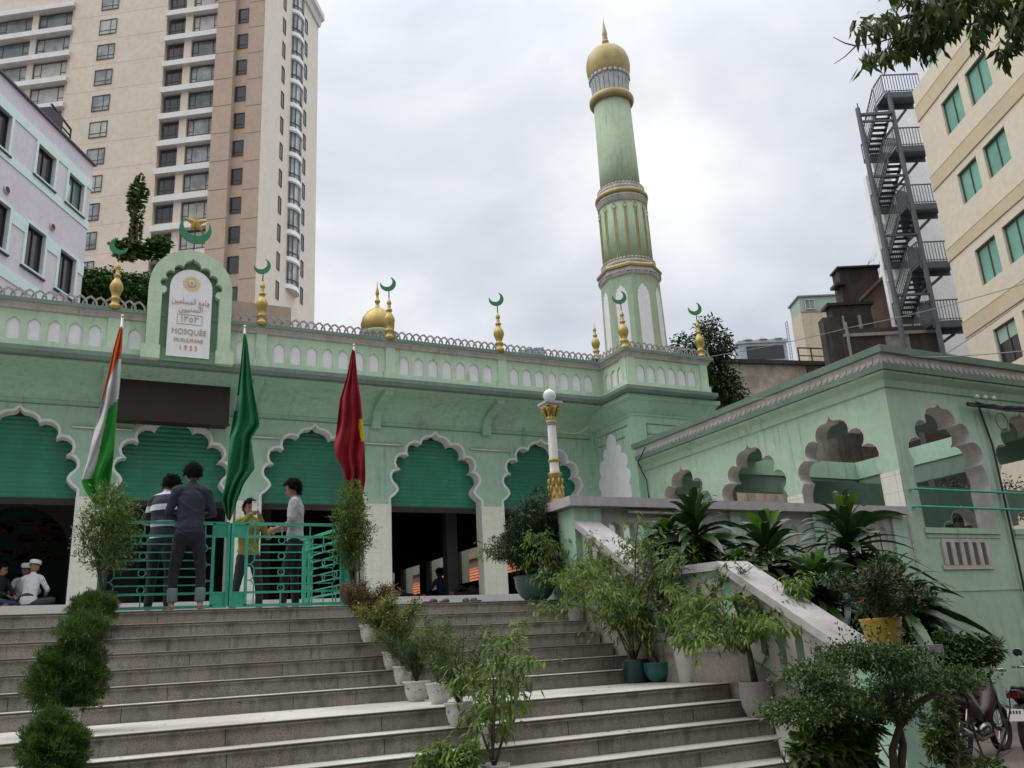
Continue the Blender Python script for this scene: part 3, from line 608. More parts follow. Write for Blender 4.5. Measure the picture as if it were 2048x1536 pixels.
m = M(); m.lathe([(1.16, 15.12), (1.2, 15.17), (1.22, 15.39), (1.25, 15.42)], n=8, smooth=False, a0=A0); m.lathe([(1.0, 15.66), (1.06, 15.7), (1.07, 15.82), (1.0, 15.84)], n=40); fringe(m, 1.05, 15.88, 44, .1); fringe(m, 1.21, 15.26, 48, .05)
m.obj('lower_band', [cop], mn)
m = M(); m.lathe([(1.2, 15.42), (1.28, 15.46), (1.29, 15.54), (1.22, 15.63), (1.05, 15.7)], n=8, smooth=False, a0=A0); m.obj('gold_ring', [goldd], mn)
m = M(); m.lathe([(.95, 18.38), (1.0, 18.42), (1.01, 18.6), (1.04, 18.65), (1.0, 18.72)], n=48); m.lathe([(.9, 18.97), (.95, 19.0), (.95, 19.16), (.8, 19.18)], n=48); fringe(m, .93, 19.2, 40, .12); fringe(m, 1.01, 18.64, 56, .06); m.obj('upper_band', [cop], mn)
m = M(); m.lathe([(.95, 18.7), (1.03, 18.72), (1.075, 18.8), (1.07, 18.88), (1.0, 18.97), (.9, 18.98)], n=48); m.obj('gold_ring', [goldd], mn)
m = M(); m.lathe([(.77, 23.28), (.86, 23.3), (.93, 23.41), (.935, 23.55), (.87, 23.67), (.75, 23.72)], n=48); m.obj('gold_ring', [goldd], mn)
m = M(); m.lathe([(.75, 23.6), (.745, 24.1), (.80, 24.55)], n=48)
for k in range(24):
    a = 2*math.pi*k/24; u = Vector((math.cos(a), math.sin(a), 0)); v = Vector((-u.y, u.x, 0))
    m.bar(u*.75+Vector((0, 0, 23.68)), u*.80+Vector((0, 0, 24.52)), .17, .03)
fringe(m, .83, 24.58, 24, .2, .1); m.obj('drum', [mat('weathered drum', (.46, .48, .47), .8, .3, 6, streak=.6)], mn)
m = M(); m.lathe([(.74, 24.45), (.84, 24.68), (.915, 24.98), (.935, 25.22), (.915, 25.48), (.84, 25.74), (.68, 25.97), (.46, 26.12), (.25, 26.21)], n=48); m.obj('onion_dome', [goldd], mn)
m = M(); m.lathe([(.27, 26.19), (.2, 26.23), (.13, 26.3), (.10, 26.36), (.13, 26.39), (.09, 26.42), (.14, 26.5), (.15, 26.56), (.12, 26.64), (.08, 26.68), (.12, 26.73), (.08, 26.77), (.10, 26.85), (.115, 26.95), (.09, 27.12), (.05, 27.35), (.018, 27.6), (.004, 27.85)], n=20); m.obj('spire', [goldd], mn)
# ------------------------------------------------------------------ lamp column
lp = thing('lamp_column', 'white fluted lamp column with gilt capital and globe on the terrace newel', 'lamp column', (6.2, 11.0, 3.6))
lp.location.x = at(1113, 995, 'Y', 10.95).x; lp.location.y = 10.95
def flute(n, r, k): return None
m = M(); m.lathe([(.072, .42), (.07, .52), (.062, 1.22)], n=16, smooth=False); m.obj('shaft', [white], lp)
m = M(); m.lathe([(.115, 0), (.115, .05), (.098, .09), (.1, .2), (.085, .3), (.075, .4), (.1, .43), (.105, .46), (.07, .48)], n=16)
for row, z in enumerate((.06, .16, .26)):
    for k in range(8):
        a = 2*math.pi*(k+.5*(row % 2))/8; u = Vector((math.cos(a), math.sin(a), 0)); m.tube([u*.08+Vector((0, 0, z)), u*.1+Vector((0, 0, z+.06)), u*.108+Vector((0, 0, z+.1)), u*.088+Vector((0, 0, z+.125))], [.018, .022, .016, .006], 6)
m.obj('gilt_foot', [gold], lp)
m = M(); m.lathe([(.07, .62), (.092, .635), (.092, .66), (.07, .68)], n=20); m.lathe([(.065, 1.18), (.082, 1.195), (.065, 1.21)], n=20); m.lathe([(.078, 1.26), (.085, 1.27), (.08, 1.3), (.07, 1.32), (.08, 1.38), (.12, 1.44), (.13, 1.46)], n=20)
for k in range(8):
    a = 2*math.pi*k/8; u = Vector((math.cos(a), math.sin(a), 0)); m.tube([u*.08+Vector((0, 0, 1.32)), u*.11+Vector((0, 0, 1.40)), u*.145+Vector((0, 0, 1.44)), u*.15+Vector((0, 0, 1.41))], [.02, .025, .02, .01], 6)
m.obj('gilt_capital', [gold], lp)
m = M(); m.lathe([(.077, 1.205), (.077, 1.265)], n=16); m.box(-.12, .12, -.12, .12, 1.465, 1.50); m.box(-.14, .14, -.14, .14, 1.50, 1.54); m.obj('abacus', [capm], lp)
m = M(); m.lathe([(.03, 1.54), (.07, 1.56)]+[(.098*math.cos(R(a)), 1.648+.098*math.sin(R(a))) for a in range(-60, 90, 15)]+[(.003, 1.76)], n=24); m.obj('globe', [mat('opal globe', (.62, .63, .65), .35)], lp)
# ------------------------------------------------------------------ gates
def leaf_gate(parent, w, flip=1, hid=0):
    z0, z1 = .06, 1.07; h = z1-z0
    m = M(); T = .024
    def B(x0, z0_, x1, z1_, t=T): m.bar((x0*flip, 0, z0_), (x1*flip, 0, z1_), t, t)
    B(0, z0, 0, z1, .04); B(w, z0, w, z1, .05); B(0, z1, w, z1, .035); B(0, z0, w, z0, .035); B(0, z1-.16, w, z1-.16, .026); B(0, z0+.16, w, z0+.16, .026); B(w-.18, z0, w-.18, z1, .035)
    ym, zr = .22, [z1-.16, z0+.16]
    rows = [z0+.16+(z1-.16-z0-.16)*k/7 for k in range(8)]
    x0, xe = .12, w-.28
    for k, z in enumerate(rows[1:-1]):
        B(x0, z, xe, z, .014)
    for k in range(0, 7, 2):
        for cx_ in (w*.30, w*.56) if w > 1.2 else (w*.35,):
            zc = (rows[k]+rows[min(k+1, 7)])/2; rr = (rows[1]-rows[0])*.42
            m.tube([((cx_+rr*math.cos(t))*flip, 0, zc+rr*math.sin(t)) for t in [2*math.pi*i/12 for i in range(13)]], .007, 5)
    for k in range(1, 6, 2):
        zc = (rows[k]+rows[k+1])/2; d = (rows[1]-rows[0])/2
        for xa, s_ in ((x0, -1), (xe, 1)):
            B(xa, rows[k], xa+s_*.04, zc, .014); B(xa, rows[k+1], xa+s_*.04, zc, .014); B(xa+s_*.04, zc, (0 if s_ < 0 else w-.18), zc, .014)
    for xx in (.12, w*.30, w*.56, w-.28): B(xx, z1-.16, xx, z1, .014); B(xx, z0, xx, z0+.16, .014)
    for xx in (x0, xe):
        for k in (0, 2, 4, 6): B(xx, rows[k], xx, rows[k+1], .014)
    for za in (z0, z1-.16): m.box(min((w-.17)*flip, w*flip), max((w-.17)*flip, w*flip), -.01, .01, za, za+.16)
    return m.obj('leaf_frame', [teal], parent)
GY = 11.38
for i, (x, w, fl, rz, lab) in enumerate([(.36, 1.4, 1, 0, 'left leaf of the closed teal iron gate behind the man in the navy shirt'), (3.2, 1.4, -1, 0, 'right leaf of the closed teal iron gate in front of the man in yellow'), (3.32, 1.5, -1, R(-80), 'open teal gate leaf swung inward beside the right flagpole')]):
    t = thing('gate_leaf', lab, 'gate', (x, GY, ZT), rz, 'teal iron gate leaves at the top of the stairs'); leaf_gate(t, w, fl)
for i, (x, lab) in enumerate([(.34, 'left teal gate post beside the tricolour flagpole'), (3.26, 'right teal gate post beside the red flagpole')]):
    m = M(); m.box(-.035, .035, -.035, .035, 0, 1.1); m.box(-.045, .045, -.045, .045, 1.1, 1.12); tag(m.obj('gate_post', [teal], None, (x, GY, ZT)), lab, 'gate post', 'gate posts')
# ------------------------------------------------------------------ flags
def flagpole(lab, x, ytop, base_dx, rows, mats, rule, pleats, amp=.07):
    top = at(x, ytop, 'Y', 11.5); t = thing('flagpole', lab, 'flag', (top.x-base_dx, 11.5, ZT), group='three draped flags on steel poles')
    o = Vector(t.location); tp = Vector((base_dx, 0, top.z-ZT))
    m = M(); m.tube([(0, 0, 0), tp], .017, 10); m.obj('pole', [steel], t)
    m = M(); m.lathe([(.0201*math.sin(R(a))+.002, -.022*math.cos(R(a))) for a in range(0, 181, 20)], (tp.x, 0), tp.z+.01, 12); m.obj('ball', [steel], t)
    m = M(); NU, NV = 44, 60; vs = []; px = []
    ys = [r[0] for r in rows]
    for j in range(NV+1):
        y = ys[0]+(ys[-1]-ys[0])*j/NV
        for k in range(len(rows)-1):
            if rows[k][0] <= y <= rows[k+1][0]: break
        f = (y-rows[k][0])/(rows[k+1][0]-rows[k][0]); xl = rows[k][1]+(rows[k+1][1]-rows[k][1])*f; xr = rows[k][2]+(rows[k+1][2]-rows[k][2])*f
        for i in range(NU+1):
            u = i/NU; X = xl+(xr-xl)*u;             wd = amp*min(1, .25+j/NV*1.6); ph = pleats*math.pi*2*u+.5*math.sin(j*.16)+j*.05
            dy = wd*(abs(math.sin(ph))*1.6-.8+.3*math.sin(2.7*ph+1.3+j*.09)+.18*math.sin(j*.45+u*5))-.035-.09*min(1, j/NV*3); p = at(X, y, 'Y', 11.5+dy)-o; p.z += .012*math.sin(ph*.7+j*.3); vs.append(p); px.append((X, y, u))
    fs = []; mi = []
    for j in range(NV):
        for i in range(NU):
            q = (j*(NU+1)+i, j*(NU+1)+i+1, (j+1)*(NU+1)+i+1, (j+1)*(NU+1)+i); fs.append(q)
            c = [sum(px[a][k] for a in q)/4 for k in range(3)]; mi.append(rule(*c))
    for q, mm_ in zip(fs, mi): pass
    b = len(m.v); m.add(vs, [], 0, True)
    for q, k in zip(fs, mi): m.f.append(list(q)); m.m.append(k); m.sm.append(True)
    fo = m.obj('flag', mats, t); md = fo.modifiers.new('t', 'SOLIDIFY'); md.thickness = .004
    return t
cl = lambda n, c: mat(n, c, .85, .12, 6, trans=.25)
def r1(x, y, u):
    if y < 720: return 0
    xb = 234-(y-720)*.37
    if y < 830 and x < xb: return 0
    if y < 805+(228-x)*.95: return 1
    if y < 955 and u < .48-.16*(y-830)/125: return 1
    return 2
flagpole('steel flagpole with drooping orange, white and green tricolour flag left of the gate', 245, 634, .02, [(655, 239, 246), (700, 226, 243), (760, 213, 240), (820, 198, 234), (870, 187, 230), (920, 176, 227), (960, 163, 222), (985, 172, 219), (1010, 190, 208)], [cl('saffron', (.62, .12, .02)), cl('flag white', (.60, .60, .62)), cl('flag green', (.02, .30, .03))], r1, .95)
flagpole('steel flagpole with drooping plain green flag at the middle of the gate', 490, 655, .06, [(668, 487, 493), (720, 482, 499), (790, 474, 509), (852, 463, 520), (876, 459, 502), (940, 455, 509), (968, 451, 487), (1000, 443, 475), (1040, 455, 461)], [cl('green cloth', (.012, .20, .08)), cl('pale mark', (.4, .5, .45))], lambda x, y, u: 1 if (795 < y < 825 and u < .16) else 0, 1.3)
flagpole('steel flagpole with drooping red flag and yellow star tip at the right of the gate', 708, 692, -.05, [(700, 704, 710), (750, 694, 714), (797, 680, 721), (890, 669, 729), (912, 671, 730), (942, 688, 731), (960, 689, 731), (1010, 699, 722)], [cl('red cloth', (.32, .008, .02)), cl('yellow star cloth', (.65, .50, .02))], lambda x, y, u: 1 if (838 < y < 880 and x > 718+max(0, (y-860)*.25)) else 0, 1.4)
# slippers on the top step
for i, (x, y) in enumerate(((860, 1199), (888, 1199), (932, 1197), (952, 1196))):
    p = at(x, y, 'Z', ZT+.02); q = Vector((at(x, y, 'Y', 10.98).x, 10.98, ZT)); t = thing('slipper', ['leftmost of the four dark slippers on the top step', 'second dark slipper from the left on the top step', 'third dark slipper from the left on the top step', 'dark slipper nearest the bonsai on the top step'][i], 'slipper', q, R(20+i*25), 'dark slippers left on the top step')
    m = M(); m.lathe([(.04, 0), (.05, .012), (.045, .025)], n=14, F=lambda a, b, z: Vector((a*2.6, b, z))); m.obj('sole', [black], t)
    m = M(); m.lathe([(.05, .0), (.045, .025), (.03, .045), (.0, .05)], (.045, 0), .015, 12, F=lambda a, b, z: Vector((a*1.3, b, z))); m.obj('strap', [mat('slipper strap', (.06, .02, .025), .6)], t)
# ------------------------------------------------------------------ apartment tower
P0 = Vector((14.49, 83.76, 0)); u1 = azv(-56); u2 = azv(34); K = .85
ZZ = lambda z: 1.6+(z-1.6)*K
tw = thing('apartment_tower', 'tall beige apartment tower with white balcony bands and a rounded glass bay', 'apartment tower', P0)
TO = -P0
beige = mat('beige render', (.67, .585, .475), .8, .07, .25, bump=.1, streak=.12); beigel = mat('pale beige render', (.76, .70, .60), .8, .06, .25, streak=.1); tan = mat('tan render', (.47, .355, .27), .8, .08, .3)
wslab = mat('white slab', (.74, .73, .72), .7, .1, 1, streak=.2); frm = mat('dark frame', (.035, .035, .04), .5)
curt = mat('curtained glass', (.36, .40, .40), .2, .55, .8, spec=.6); dgl = mat('dark window', (.03, .033, .035), .12, .5, .9, spec=.7)
def FA1(s, d, z): return P0+u1*s*K+u2*(d)+Vector((0, 0, z))      # s along left face, d inward
def FA2(s, d, z): return P0+u2*s*K+u1*(d)+Vector((0, 0, z))
m = M(); m.box(27.4, 45, 2, 22, 0, 100, 0, FA1); m.box(13.8, 27.4, 0, 22, 0, 100, 0, FA1); m.box(6.2, 13.8, 1.6, 17, 0, 100, 0, FA1); m.box(0, 6.2, 0, 17.0, 0, ZZ(98.6), 1, FA1)
m.box(0, 20, 0, .02, 0, ZZ(98.6), 2, lambda s, d, z: FA2(s, d-.03, z))
for k in range(28):
    z = ZZ(87.6-4.02*k)
    for a, b in ((13.8, 27.4),): m.box(a, b, -.006, .01, z, z+.04, 1, FA1)
m.obj('wall', [beige, tan, beigel], tw, TO)
m = M(); m.box(3.7, 6.2, -.7, .1, 0, 100, 0, FA1); m.box(-.02, 2.1, -.08, .02, 0, 100, 0, FA1)
for k in range(26):
    z = ZZ(86.1-4.02*k); m.box(3.69, 6.21, -.712, -.69, z, z+.05, 1, FA1); m.box(-.02, 2.1, -.09, -.07, z, z+.05, 1, FA1)
m.obj('tan_pilaster', [tan, frm], tw, TO)
m = M(); m.sweep([(-.2, 0), (.3, .1), (.5, .8), (.9, 1.1), (.9, 1.9), (-.2, 1.9)], [tuple(FA1(6, 0, 0).xy), tuple(P0.xy), tuple(FA2(20, 0, 0).xy)]); 
for v_ in range(len(m.v)): m.v[v_] = (m.v[v_][0], m.v[v_][1], m.v[v_][2]+ZZ(97.8))
m.obj('roof_cornice', [wslab], tw, TO)
curt2 = mat('open curtain glass', (.16, .18, .185), .15, .6, .7, spec=.7); curt3 = mat('pale curtain glass', (.50, .50, .47), .3, .3, 1.2, spec=.5); wrd = random.Random(12)
def win(parent, F, s0, s1, z0, z1, d, pane, mull=(), rail=None, off=None, fr=frm, w=.09, sill=None, name='window'):
    if pane is curt: pane = wrd.choice((curt, curt, curt2, curt3))
    m = M(); m.box(s0, s1, d, d+.05, z0, z1, 0, F); o = m.obj(name, [pane], parent, off)
    m = M(); K_ = w
    m.box(s0-K_*.0, s0+K_, d-.05, d-.002, z0, z1, 0, F); m.box(s1-K_, s1, d-.05, d-.002, z0, z1, 0, F); m.box(s0, s1, d-.06, d-.003, z0, z0+w, 0, F); m.box(s0, s1, d-.06, d-.003, z1-w, z1, 0, F)
    for q in mull: m.box(q-K_*.4, q+K_*.4, d-.045, d-.002, z0, z1, 0, F)
    for (a, b, zr) in (rail or ()): m.box(a, b, d-.04, d-.002, zr-w*.35, zr+w*.35, 0, F)
    f = m.obj('frame', [fr], o)
    if sill: m = M(); m.box(s0-.1, s1+.1, d-.25, d-.07, z0-.12, z0-.01, 0, F); m.obj('sill', [sill], o)
    return o
for k in range(13):
    zs = 90.48-4.02*k
    if zs < 44: break
    # balcony bands
    for a, b in ((6.2, 13.8), (27.4, 41)):
        m = M(); m.box(a, b, -.35, 1.6, ZZ(zs-.78), ZZ(zs), 0, FA1); m.obj('balcony_band', [wslab], tw, TO)
    zt, zb = ZZ(zs-.98), ZZ(zs-3.35)
    big = (7.0, 10.1); nar = (11.2, 13.5)
    m = M(); m.box(10.15, 11.15, .1, 1.0, zb-1, zt+.5, 0, FA1); m.box(6.2, 13.8, .36, 1.55, zb-.7, zb-.02, 0, FA1); m.obj('balcony_wall', [beige], tw, TO)
    for s0, s1, p in ((6.5, 10.1, curt), (11.2, 13.5, dgl)):
        w_ = s1-s0; win(tw, FA1, s0, s1, zb, zt, .4, p, (s0+w_*.2, s1-w_*.22) if w_ > 3 else (s0+w_*.25, s1-w_*.3), [(s0, s0+w_*.2, zb+.5), (s1-w_*.22, s1, zb+.5)] if w_ > 3 else [(s0, s1, zb+.5)], TO, name='balcony_window')
    for s0, s1 in ((28, 33), (34, 39.2)):
        if zs > 62 and (zs > 74 or s0 < 34): m = M(); w_ = s1-s0; win(tw, FA1, s0, s1, zb, zt, .5, curt, (s0+w_*.2, s1-w_*.22), [(s0, s0+w_*.2, zb+.5), (s1-w_*.22, s1, zb+.5)], TO, name='balcony_window')
    if zs > 62: m = M(); m.box(27.4, 28, .3, 2.2, zb-1, zt+.5, 0, FA1); m.box(33.05, 33.95, .3, 2.2, zb-1, zt+.5, 0, FA1); m.box(27.4, 41, 1.2, 2.2, zb-1.6, zb-.05, 0, FA1); m.obj('balcony_wall', [beige], tw, TO)
    z1 = ZZ(zs+.3); z0 = ZZ(zs-2.1); win(tw, FA1, 21.0, 23.5, z0, z1, -.03, curt, (21.9,), [(21, 23.5, z0+.55)], TO)
    z1 = ZZ(zs-1.2); z0 = ZZ(zs-3.45); o = win(tw, FA1, 2.2, 3.62, z0, z1, -.02, dgl, (), [(2.2, 3.62, z0+.5)] if k < 10 else (), TO, name='stair_window')
    for s0, zz in ((6.0, 88.45-4.02*k), (14.35, 91.1-4.02*k)):
        z1 = ZZ(zz+4.02); z0 = ZZ(zz+4.02-2.4); win(tw, FA2, s0, s0+.95, z0, z1, -.045, dgl, (), (), TO, w=.06)
    zb_ = ZZ(92-3.95*k); zt_ = zb_+3.36; c = FA2(10.9, 0, 0)
    m = M(); A_ = math.atan2(u2.y, u2.x)
    def FBAY(x, y, z, c=c): return c+u2*x-u1*(-y)+Vector((0, 0, z)) if 0 else c+u2*x-u1*y*1.0+Vector((0, 0, z))
    def half(mb, r, z0, z1, mi=0, r2=None):
        n = 12; r2 = r2 or r; vs = []
        for z, q in ((z0, r), (z1, r2)):
            for i in range(n+1): t = math.pi*i/n; vs.append(FBAY(q*math.cos(t)*1.0, q*.62*math.sin(t), z))
        mb.add(vs, [(i, i+1, n+2+i, n+1+i) for i in range(n)], mi, True); b0 = len(mb.v)-len(vs)
        mb.f += [[b0+i for i in range(n+1)], [b0+n+1+i for i in range(n+1)]]; mb.m += [mi]*2; mb.sm += [False]*2
    half(m, 1.32, zb_+.5, zt_-.15); o = m.obj('bay_window', [curt], tw, TO)
    m = M(); half(m, 1.5, zb_-.05, zb_+.25); half(m, 1.42, zb_+.25, zb_+.5); m.obj('bay_slab', [wslab], o); m = M(); half(m, 1.42, zt_-.2, zt_-.05); m.obj('bay_head', [wslab], o)
    m = M()
    for i in (1, 3, 6, 9, 11): t = math.pi*i/12; p = FBAY(1.34*math.cos(t), 1.34*.62*math.sin(t), 0); m.bar(p+Vector((0, 0, zb_+.5)), p+Vector((0, 0, zt_-.2)), .09)
    for i in range(12):
        t, t2 = math.pi*i/12, math.pi*(i+1)/12; m.bar(FBAY(1.34*math.cos(t), .83*math.sin(t), zb_+1.1), FBAY(1.34*math.cos(t2), .83*math.sin(t2), zb_+1.1), .06)
    m.obj('frame', [frm], o)
# ------------------------------------------------------------------ lavender building
P1 = Vector((-.59, 38, 0)); ul = azv(30.5); FL1 = frame(P1, ul)
lv = thing('lavender_building', 'lavender rendered building with pale mint bands and mint framed windows on the left', 'building', P1)
lav = mat('lavender render', (.68, .64, .70), .8, .06, .8, bump=.15, streak=.12); mnt = mat('pale mint band', (.68, .84, .81), .75, .06, 1, bump=.1)
openings = [(-5.44-1.05, -5.44, 20.3, 21.8), (-3.74, -2.56, 20.43, 21.76), (-1.58, -.42, 20.4, 21.75), (-3.81, -2.65, 16.53, 18.25), (-1.63, -.47, 16.5, 18.2), (-6.0, -4.9, 16.53, 18.25)]
FLV = lambda s, d, z: FL1(s, d, z)
m = M(); m.poly([(-14, 0), (.12, 0), (.12, 23.05), (-14, 23.05)], [[(a, c), (b, c), (b, e_), (a, e_)] for a, b, c, e_ in openings], lambda a, d, b: FL1(a, d, b), 0, .3, 0)
m.box(-14, .11, .9, 9, 0, 22.9, 1, FLV); m.box(-.0, .12, .3, 9, 0, 23.05, 0, FLV); m.obj('wall', [lav, dark], lv, -P1)
m = M()
def band(z0, z1, skips=(), s0=-14, s1=.12):
    x = s0
    for a, b in sorted(skips)+[(s1, s1)]:
        if a > x: m.box(x, a, -.035, .0, z0, z1, 0, FLV)
        x = b
band(21.83, 22.27); band(19.93, 20.30, (), -14, .13)
band(17.75, 18.3, ((-6.1, -4.8), (-3.95, -2.51), (-1.77, -.33))); band(15.5, 15.97)
for a, b, c, e_ in openings:
    for q in ((a-.14, a, c-.1, e_+.12), (b, b+.14, c-.1, e_+.12), (a, b, e_, e_+.13), (a, b, c-.1, c)): m.box(q[0], q[1], -.05, .0, q[2], q[3], 0, FLV)
m.obj('mint_bands', [mnt], lv, -P1)
for i, (a, b, c, e_) in enumerate(openings):
    win(lv, FLV, a, b, c, e_, .16, mat('office glass', (.10, .17, .17), .15) if i == 2 else dgl, ((a+b)/2,), (), -P1, w=.04, sill=None, fr=frm)
    m = M(); m.box(a-.18, b+.18, -.09, .0, c-.16, c-.1, 0, FLV); m.obj('sill', [frm], lv, -P1)
    if i == 2: m = M(); m.lathe([(.11, .02), (.11, .9)], (0, 0), c, 12, F=lambda x, y, z, a=a: FL1(a+.28+x, .12+y*.4, z)); m.obj('rolled_blind', [mat('blind', (.55, .5, .42), .8)], lv, -P1)
m = M(); m.box(-14, .2, -.12, 9, 23.05, 23.12, 0, FLV); m.obj('roof_edge', [mat('roof edge', (.12, .085, .11), .6)], lv, -P1)
for s_, z_ in ((-5.24, 18.84), (-2.32, 18.82)):
    m = M(); m.lathe([(.13, 0), (.17, .0), (.17, .05), (.13, .07)], (0, 0), 0, 18, F=lambda x, y, z, s_=s_, z_=z_: FL1(s_+x, -z, z_+y)); m.lathe([(.0, .071), (.125, .072)], (0, 0), 0, 16, 1, F=lambda x, y, z, s_=s_, z_=z_: FL1(s_+x, -z, z_+y)); m.obj('vent_pipe', [mat('vent rim', (.55, .42, .38), .6), black], lv, -P1)
m = M(); F_ = lambda s, d, z: FL1(s, d, z)
for s_ in (-2.4, -1.3): m.bar(FL1(s_, .3, 23.1), FL1(s_, .3, 24.0), .07)
m.bar(FL1(-2.8, .3, 24.25), FL1(-1.3, .3, 24.0), .07); m.bar(FL1(-2.8, .3, 23.8), FL1(-1.3, .3, 23.7), .05); m.box(-3.1, -2.2, .1, .8, 23.12, 23.9, 0, F_)
m.obj('rooftop_unit', [black], lv, -P1)
# ------------------------------------------------------------------ planted podium and traveller's palm
pd = thing('planter_podium', 'tan podium wall topped by a hanging green hedge behind the mosque', 'planter', (1, 42, 0))
m = M(); m.box(-4, 9, 41.5, 50, 0, 18.9); m.obj('podium_wall', [mat('podium tan', (.40, .31, .24), .8, .15, .6, streak=.4)], pd, Vector((-1, -42, 0)))
# ------------------------------------------------------------------ beige office building on the right
P2 = Vector((28.26, 18.9, 0)); ur = azv(26); FR2 = frame(P2, ur)       # d grows to the left: use -d for inward
ob_ = thing('office_building', 'cream office building with green tinted windows and yellow ochre bands on the right', 'office building', P2)
cream = mat('cream render', (.66, .60, .47), .8, .07, .6, bump=.1, streak=.05); ochre = mat('ochre band', (.56, .47, .32), .8, .1, .8)
FI = lambda s, d, z: FR2(s, -d, z)
rows = [(18.82, 20.17), (15.98, 17.2), (12.83, 14.18), (9.82, 11.2), (6.8, 8.15)]
cols = [(-2.85, -1.55), (-4.65, -3.3), (-7.4, -6.1), (-9.2, -7.9), (-11.9, -10.6)]
ops = [(a, b, c, e_) for c, e_ in rows for a, b in cols]
m = M(); m.poly([(-16, 0), (.1, 0), (.1, 21.9), (-16, 21.9)], [[(a, c), (b, c), (b, e_), (a, e_)] for a, b, c, e_ in ops], lambda a, d, b: FI(a, d, b), 0, .25, 0)
m.box(-16, .08, 1, 12, 0, 21.8, 0, FI); m.box(-.0, .1, .25, 12, 0, 21.9, 0, FI); m.box(-16, .0, .25, 12, 21.6, 21.88, 0, FI)
m.obj('wall', [cream], ob_, -P2)
m = M()
for z0, z1 in ((20.55, 21.15), (17.5, 18.05), (14.55, 14.98), (11.55, 12.08), (8.5, 9.1)):
    m.box(-16, .13, -.03, 0, z0, z1, 0, FI); m.box(-16, .135, -.036, .0, z0-.03, z0, 1, FI); m.box(-16, .135, -.036, 0, z1, z1+.03, 1, FI)
m.obj('ochre_band', [ochre, tan], ob_, -P2)
gg = mat('green tinted glass', (.20, .46, .37), .12, .25, 1.2, spec=.7); alu = mat('aluminium', (.5, .5, .49), .4)
for i, (a, b, c, e_) in enumerate(ops):
    if a < -10 and c < 12: continue
    dk = c < 11; o = win(ob_, FI, a, b, c, e_, .13, gg if not dk else dgl, ((a+b)/2,), (), -P2, w=.045, fr=mat('bronze frame', (.09, .085, .08), .5))
    if dk: m = M(); m.box(a+.05, b-.05, .118, .128, c+.85, e_-.03, 0, FI); m.obj('blind', [mat('blind green', (.3, .42, .36), .6)], o)
m = M(); m.box(-9, -.2, .7, 8, 21.9, 25.5, 0, FI)
for s_ in (-1.2, -2.6, -4): m.box(s_, s_+.9, .66, .7, 22.6, 25.0, 1, FI)
m.box(-9, -.2, .62, .7, 21.9, 22.35, 0, FI); m.obj('penthouse', [mat('penthouse grey', (.36, .38, .42), .6), gg], ob_, -P2)
# ------------------------------------------------------------------ white rear wing and steel fire escape
q = Vector((28.26, 18.9, 0))*1.27; uv = azv(-64); P3 = q; FE = frame(P3, uv)         # d grows toward the camera side
chk = 1 if (FE(0, 1, 0)).length < P3.length else -1
FW3 = lambda s, d, z: FE(s, d*chk, z)
ww = thing('white_rear_wing', 'white rear wing with tall recessed openings behind the steel fire escape', 'building', P3)
LZ = [26.93, 23.9, 20.78, 17.78, 14.85, 11.9]
wh = mat('white render', (.86, .86, .86), .8, .1, 1, streak=.35, scol=(.25, .25, .25))
SH = -1.35
m = M(); m.poly([(-4.5, 0), (2.85+SH, 0), (2.85+SH, 24.7), (1.0, 24.7), (1.0, 27.2), (-.2, 27.2), (-.2, 28.6), (-4.5, 28.6)], [[(.55+SH, z-2.9), (1.5+SH, z-2.9), (1.5+SH, z-.35), (.55+SH, z-.35)] for z in LZ if z > 12]+[[(2.3+SH, z-2.1), (2.7+SH, z-2.1), (2.7+SH, z-.9), (2.3+SH, z-.9)] for z in LZ[1:] if z > 12], lambda a, d, b: FW3(a, d, b), -3.8, -3.5, 0)
m.box(-4.4, 1.9+SH, -4.9, -4.3, 0, 24.6, 1, FW3)
for z in LZ: m.box(2.2+SH, 2.78+SH, -3.5, -3.4, z-2.2, z-2.1, 0, FW3)
m.obj('wall', [wh, mat('recess', (.03, .03, .035), .8)], ww, -P3)
fe = thing('fire_escape', 'dark grey steel zigzag fire escape with railed landings and tall posts', 'fire escape', P3)
stl = mat('painted steel', (.075, .09, .10), .5, .3, 2)
m = M()
for s_, zt in ((3.28, 26.1), (1.6, 26.9)): m.bar(FW3(s_, .6, 0), FW3(s_, .6, zt), .16, .16)
m.bar(FW3(3.28, .6, 25.7), FW3(1.6, .6, 25.75), .14); m.obj('posts', [stl], fe, -P3)
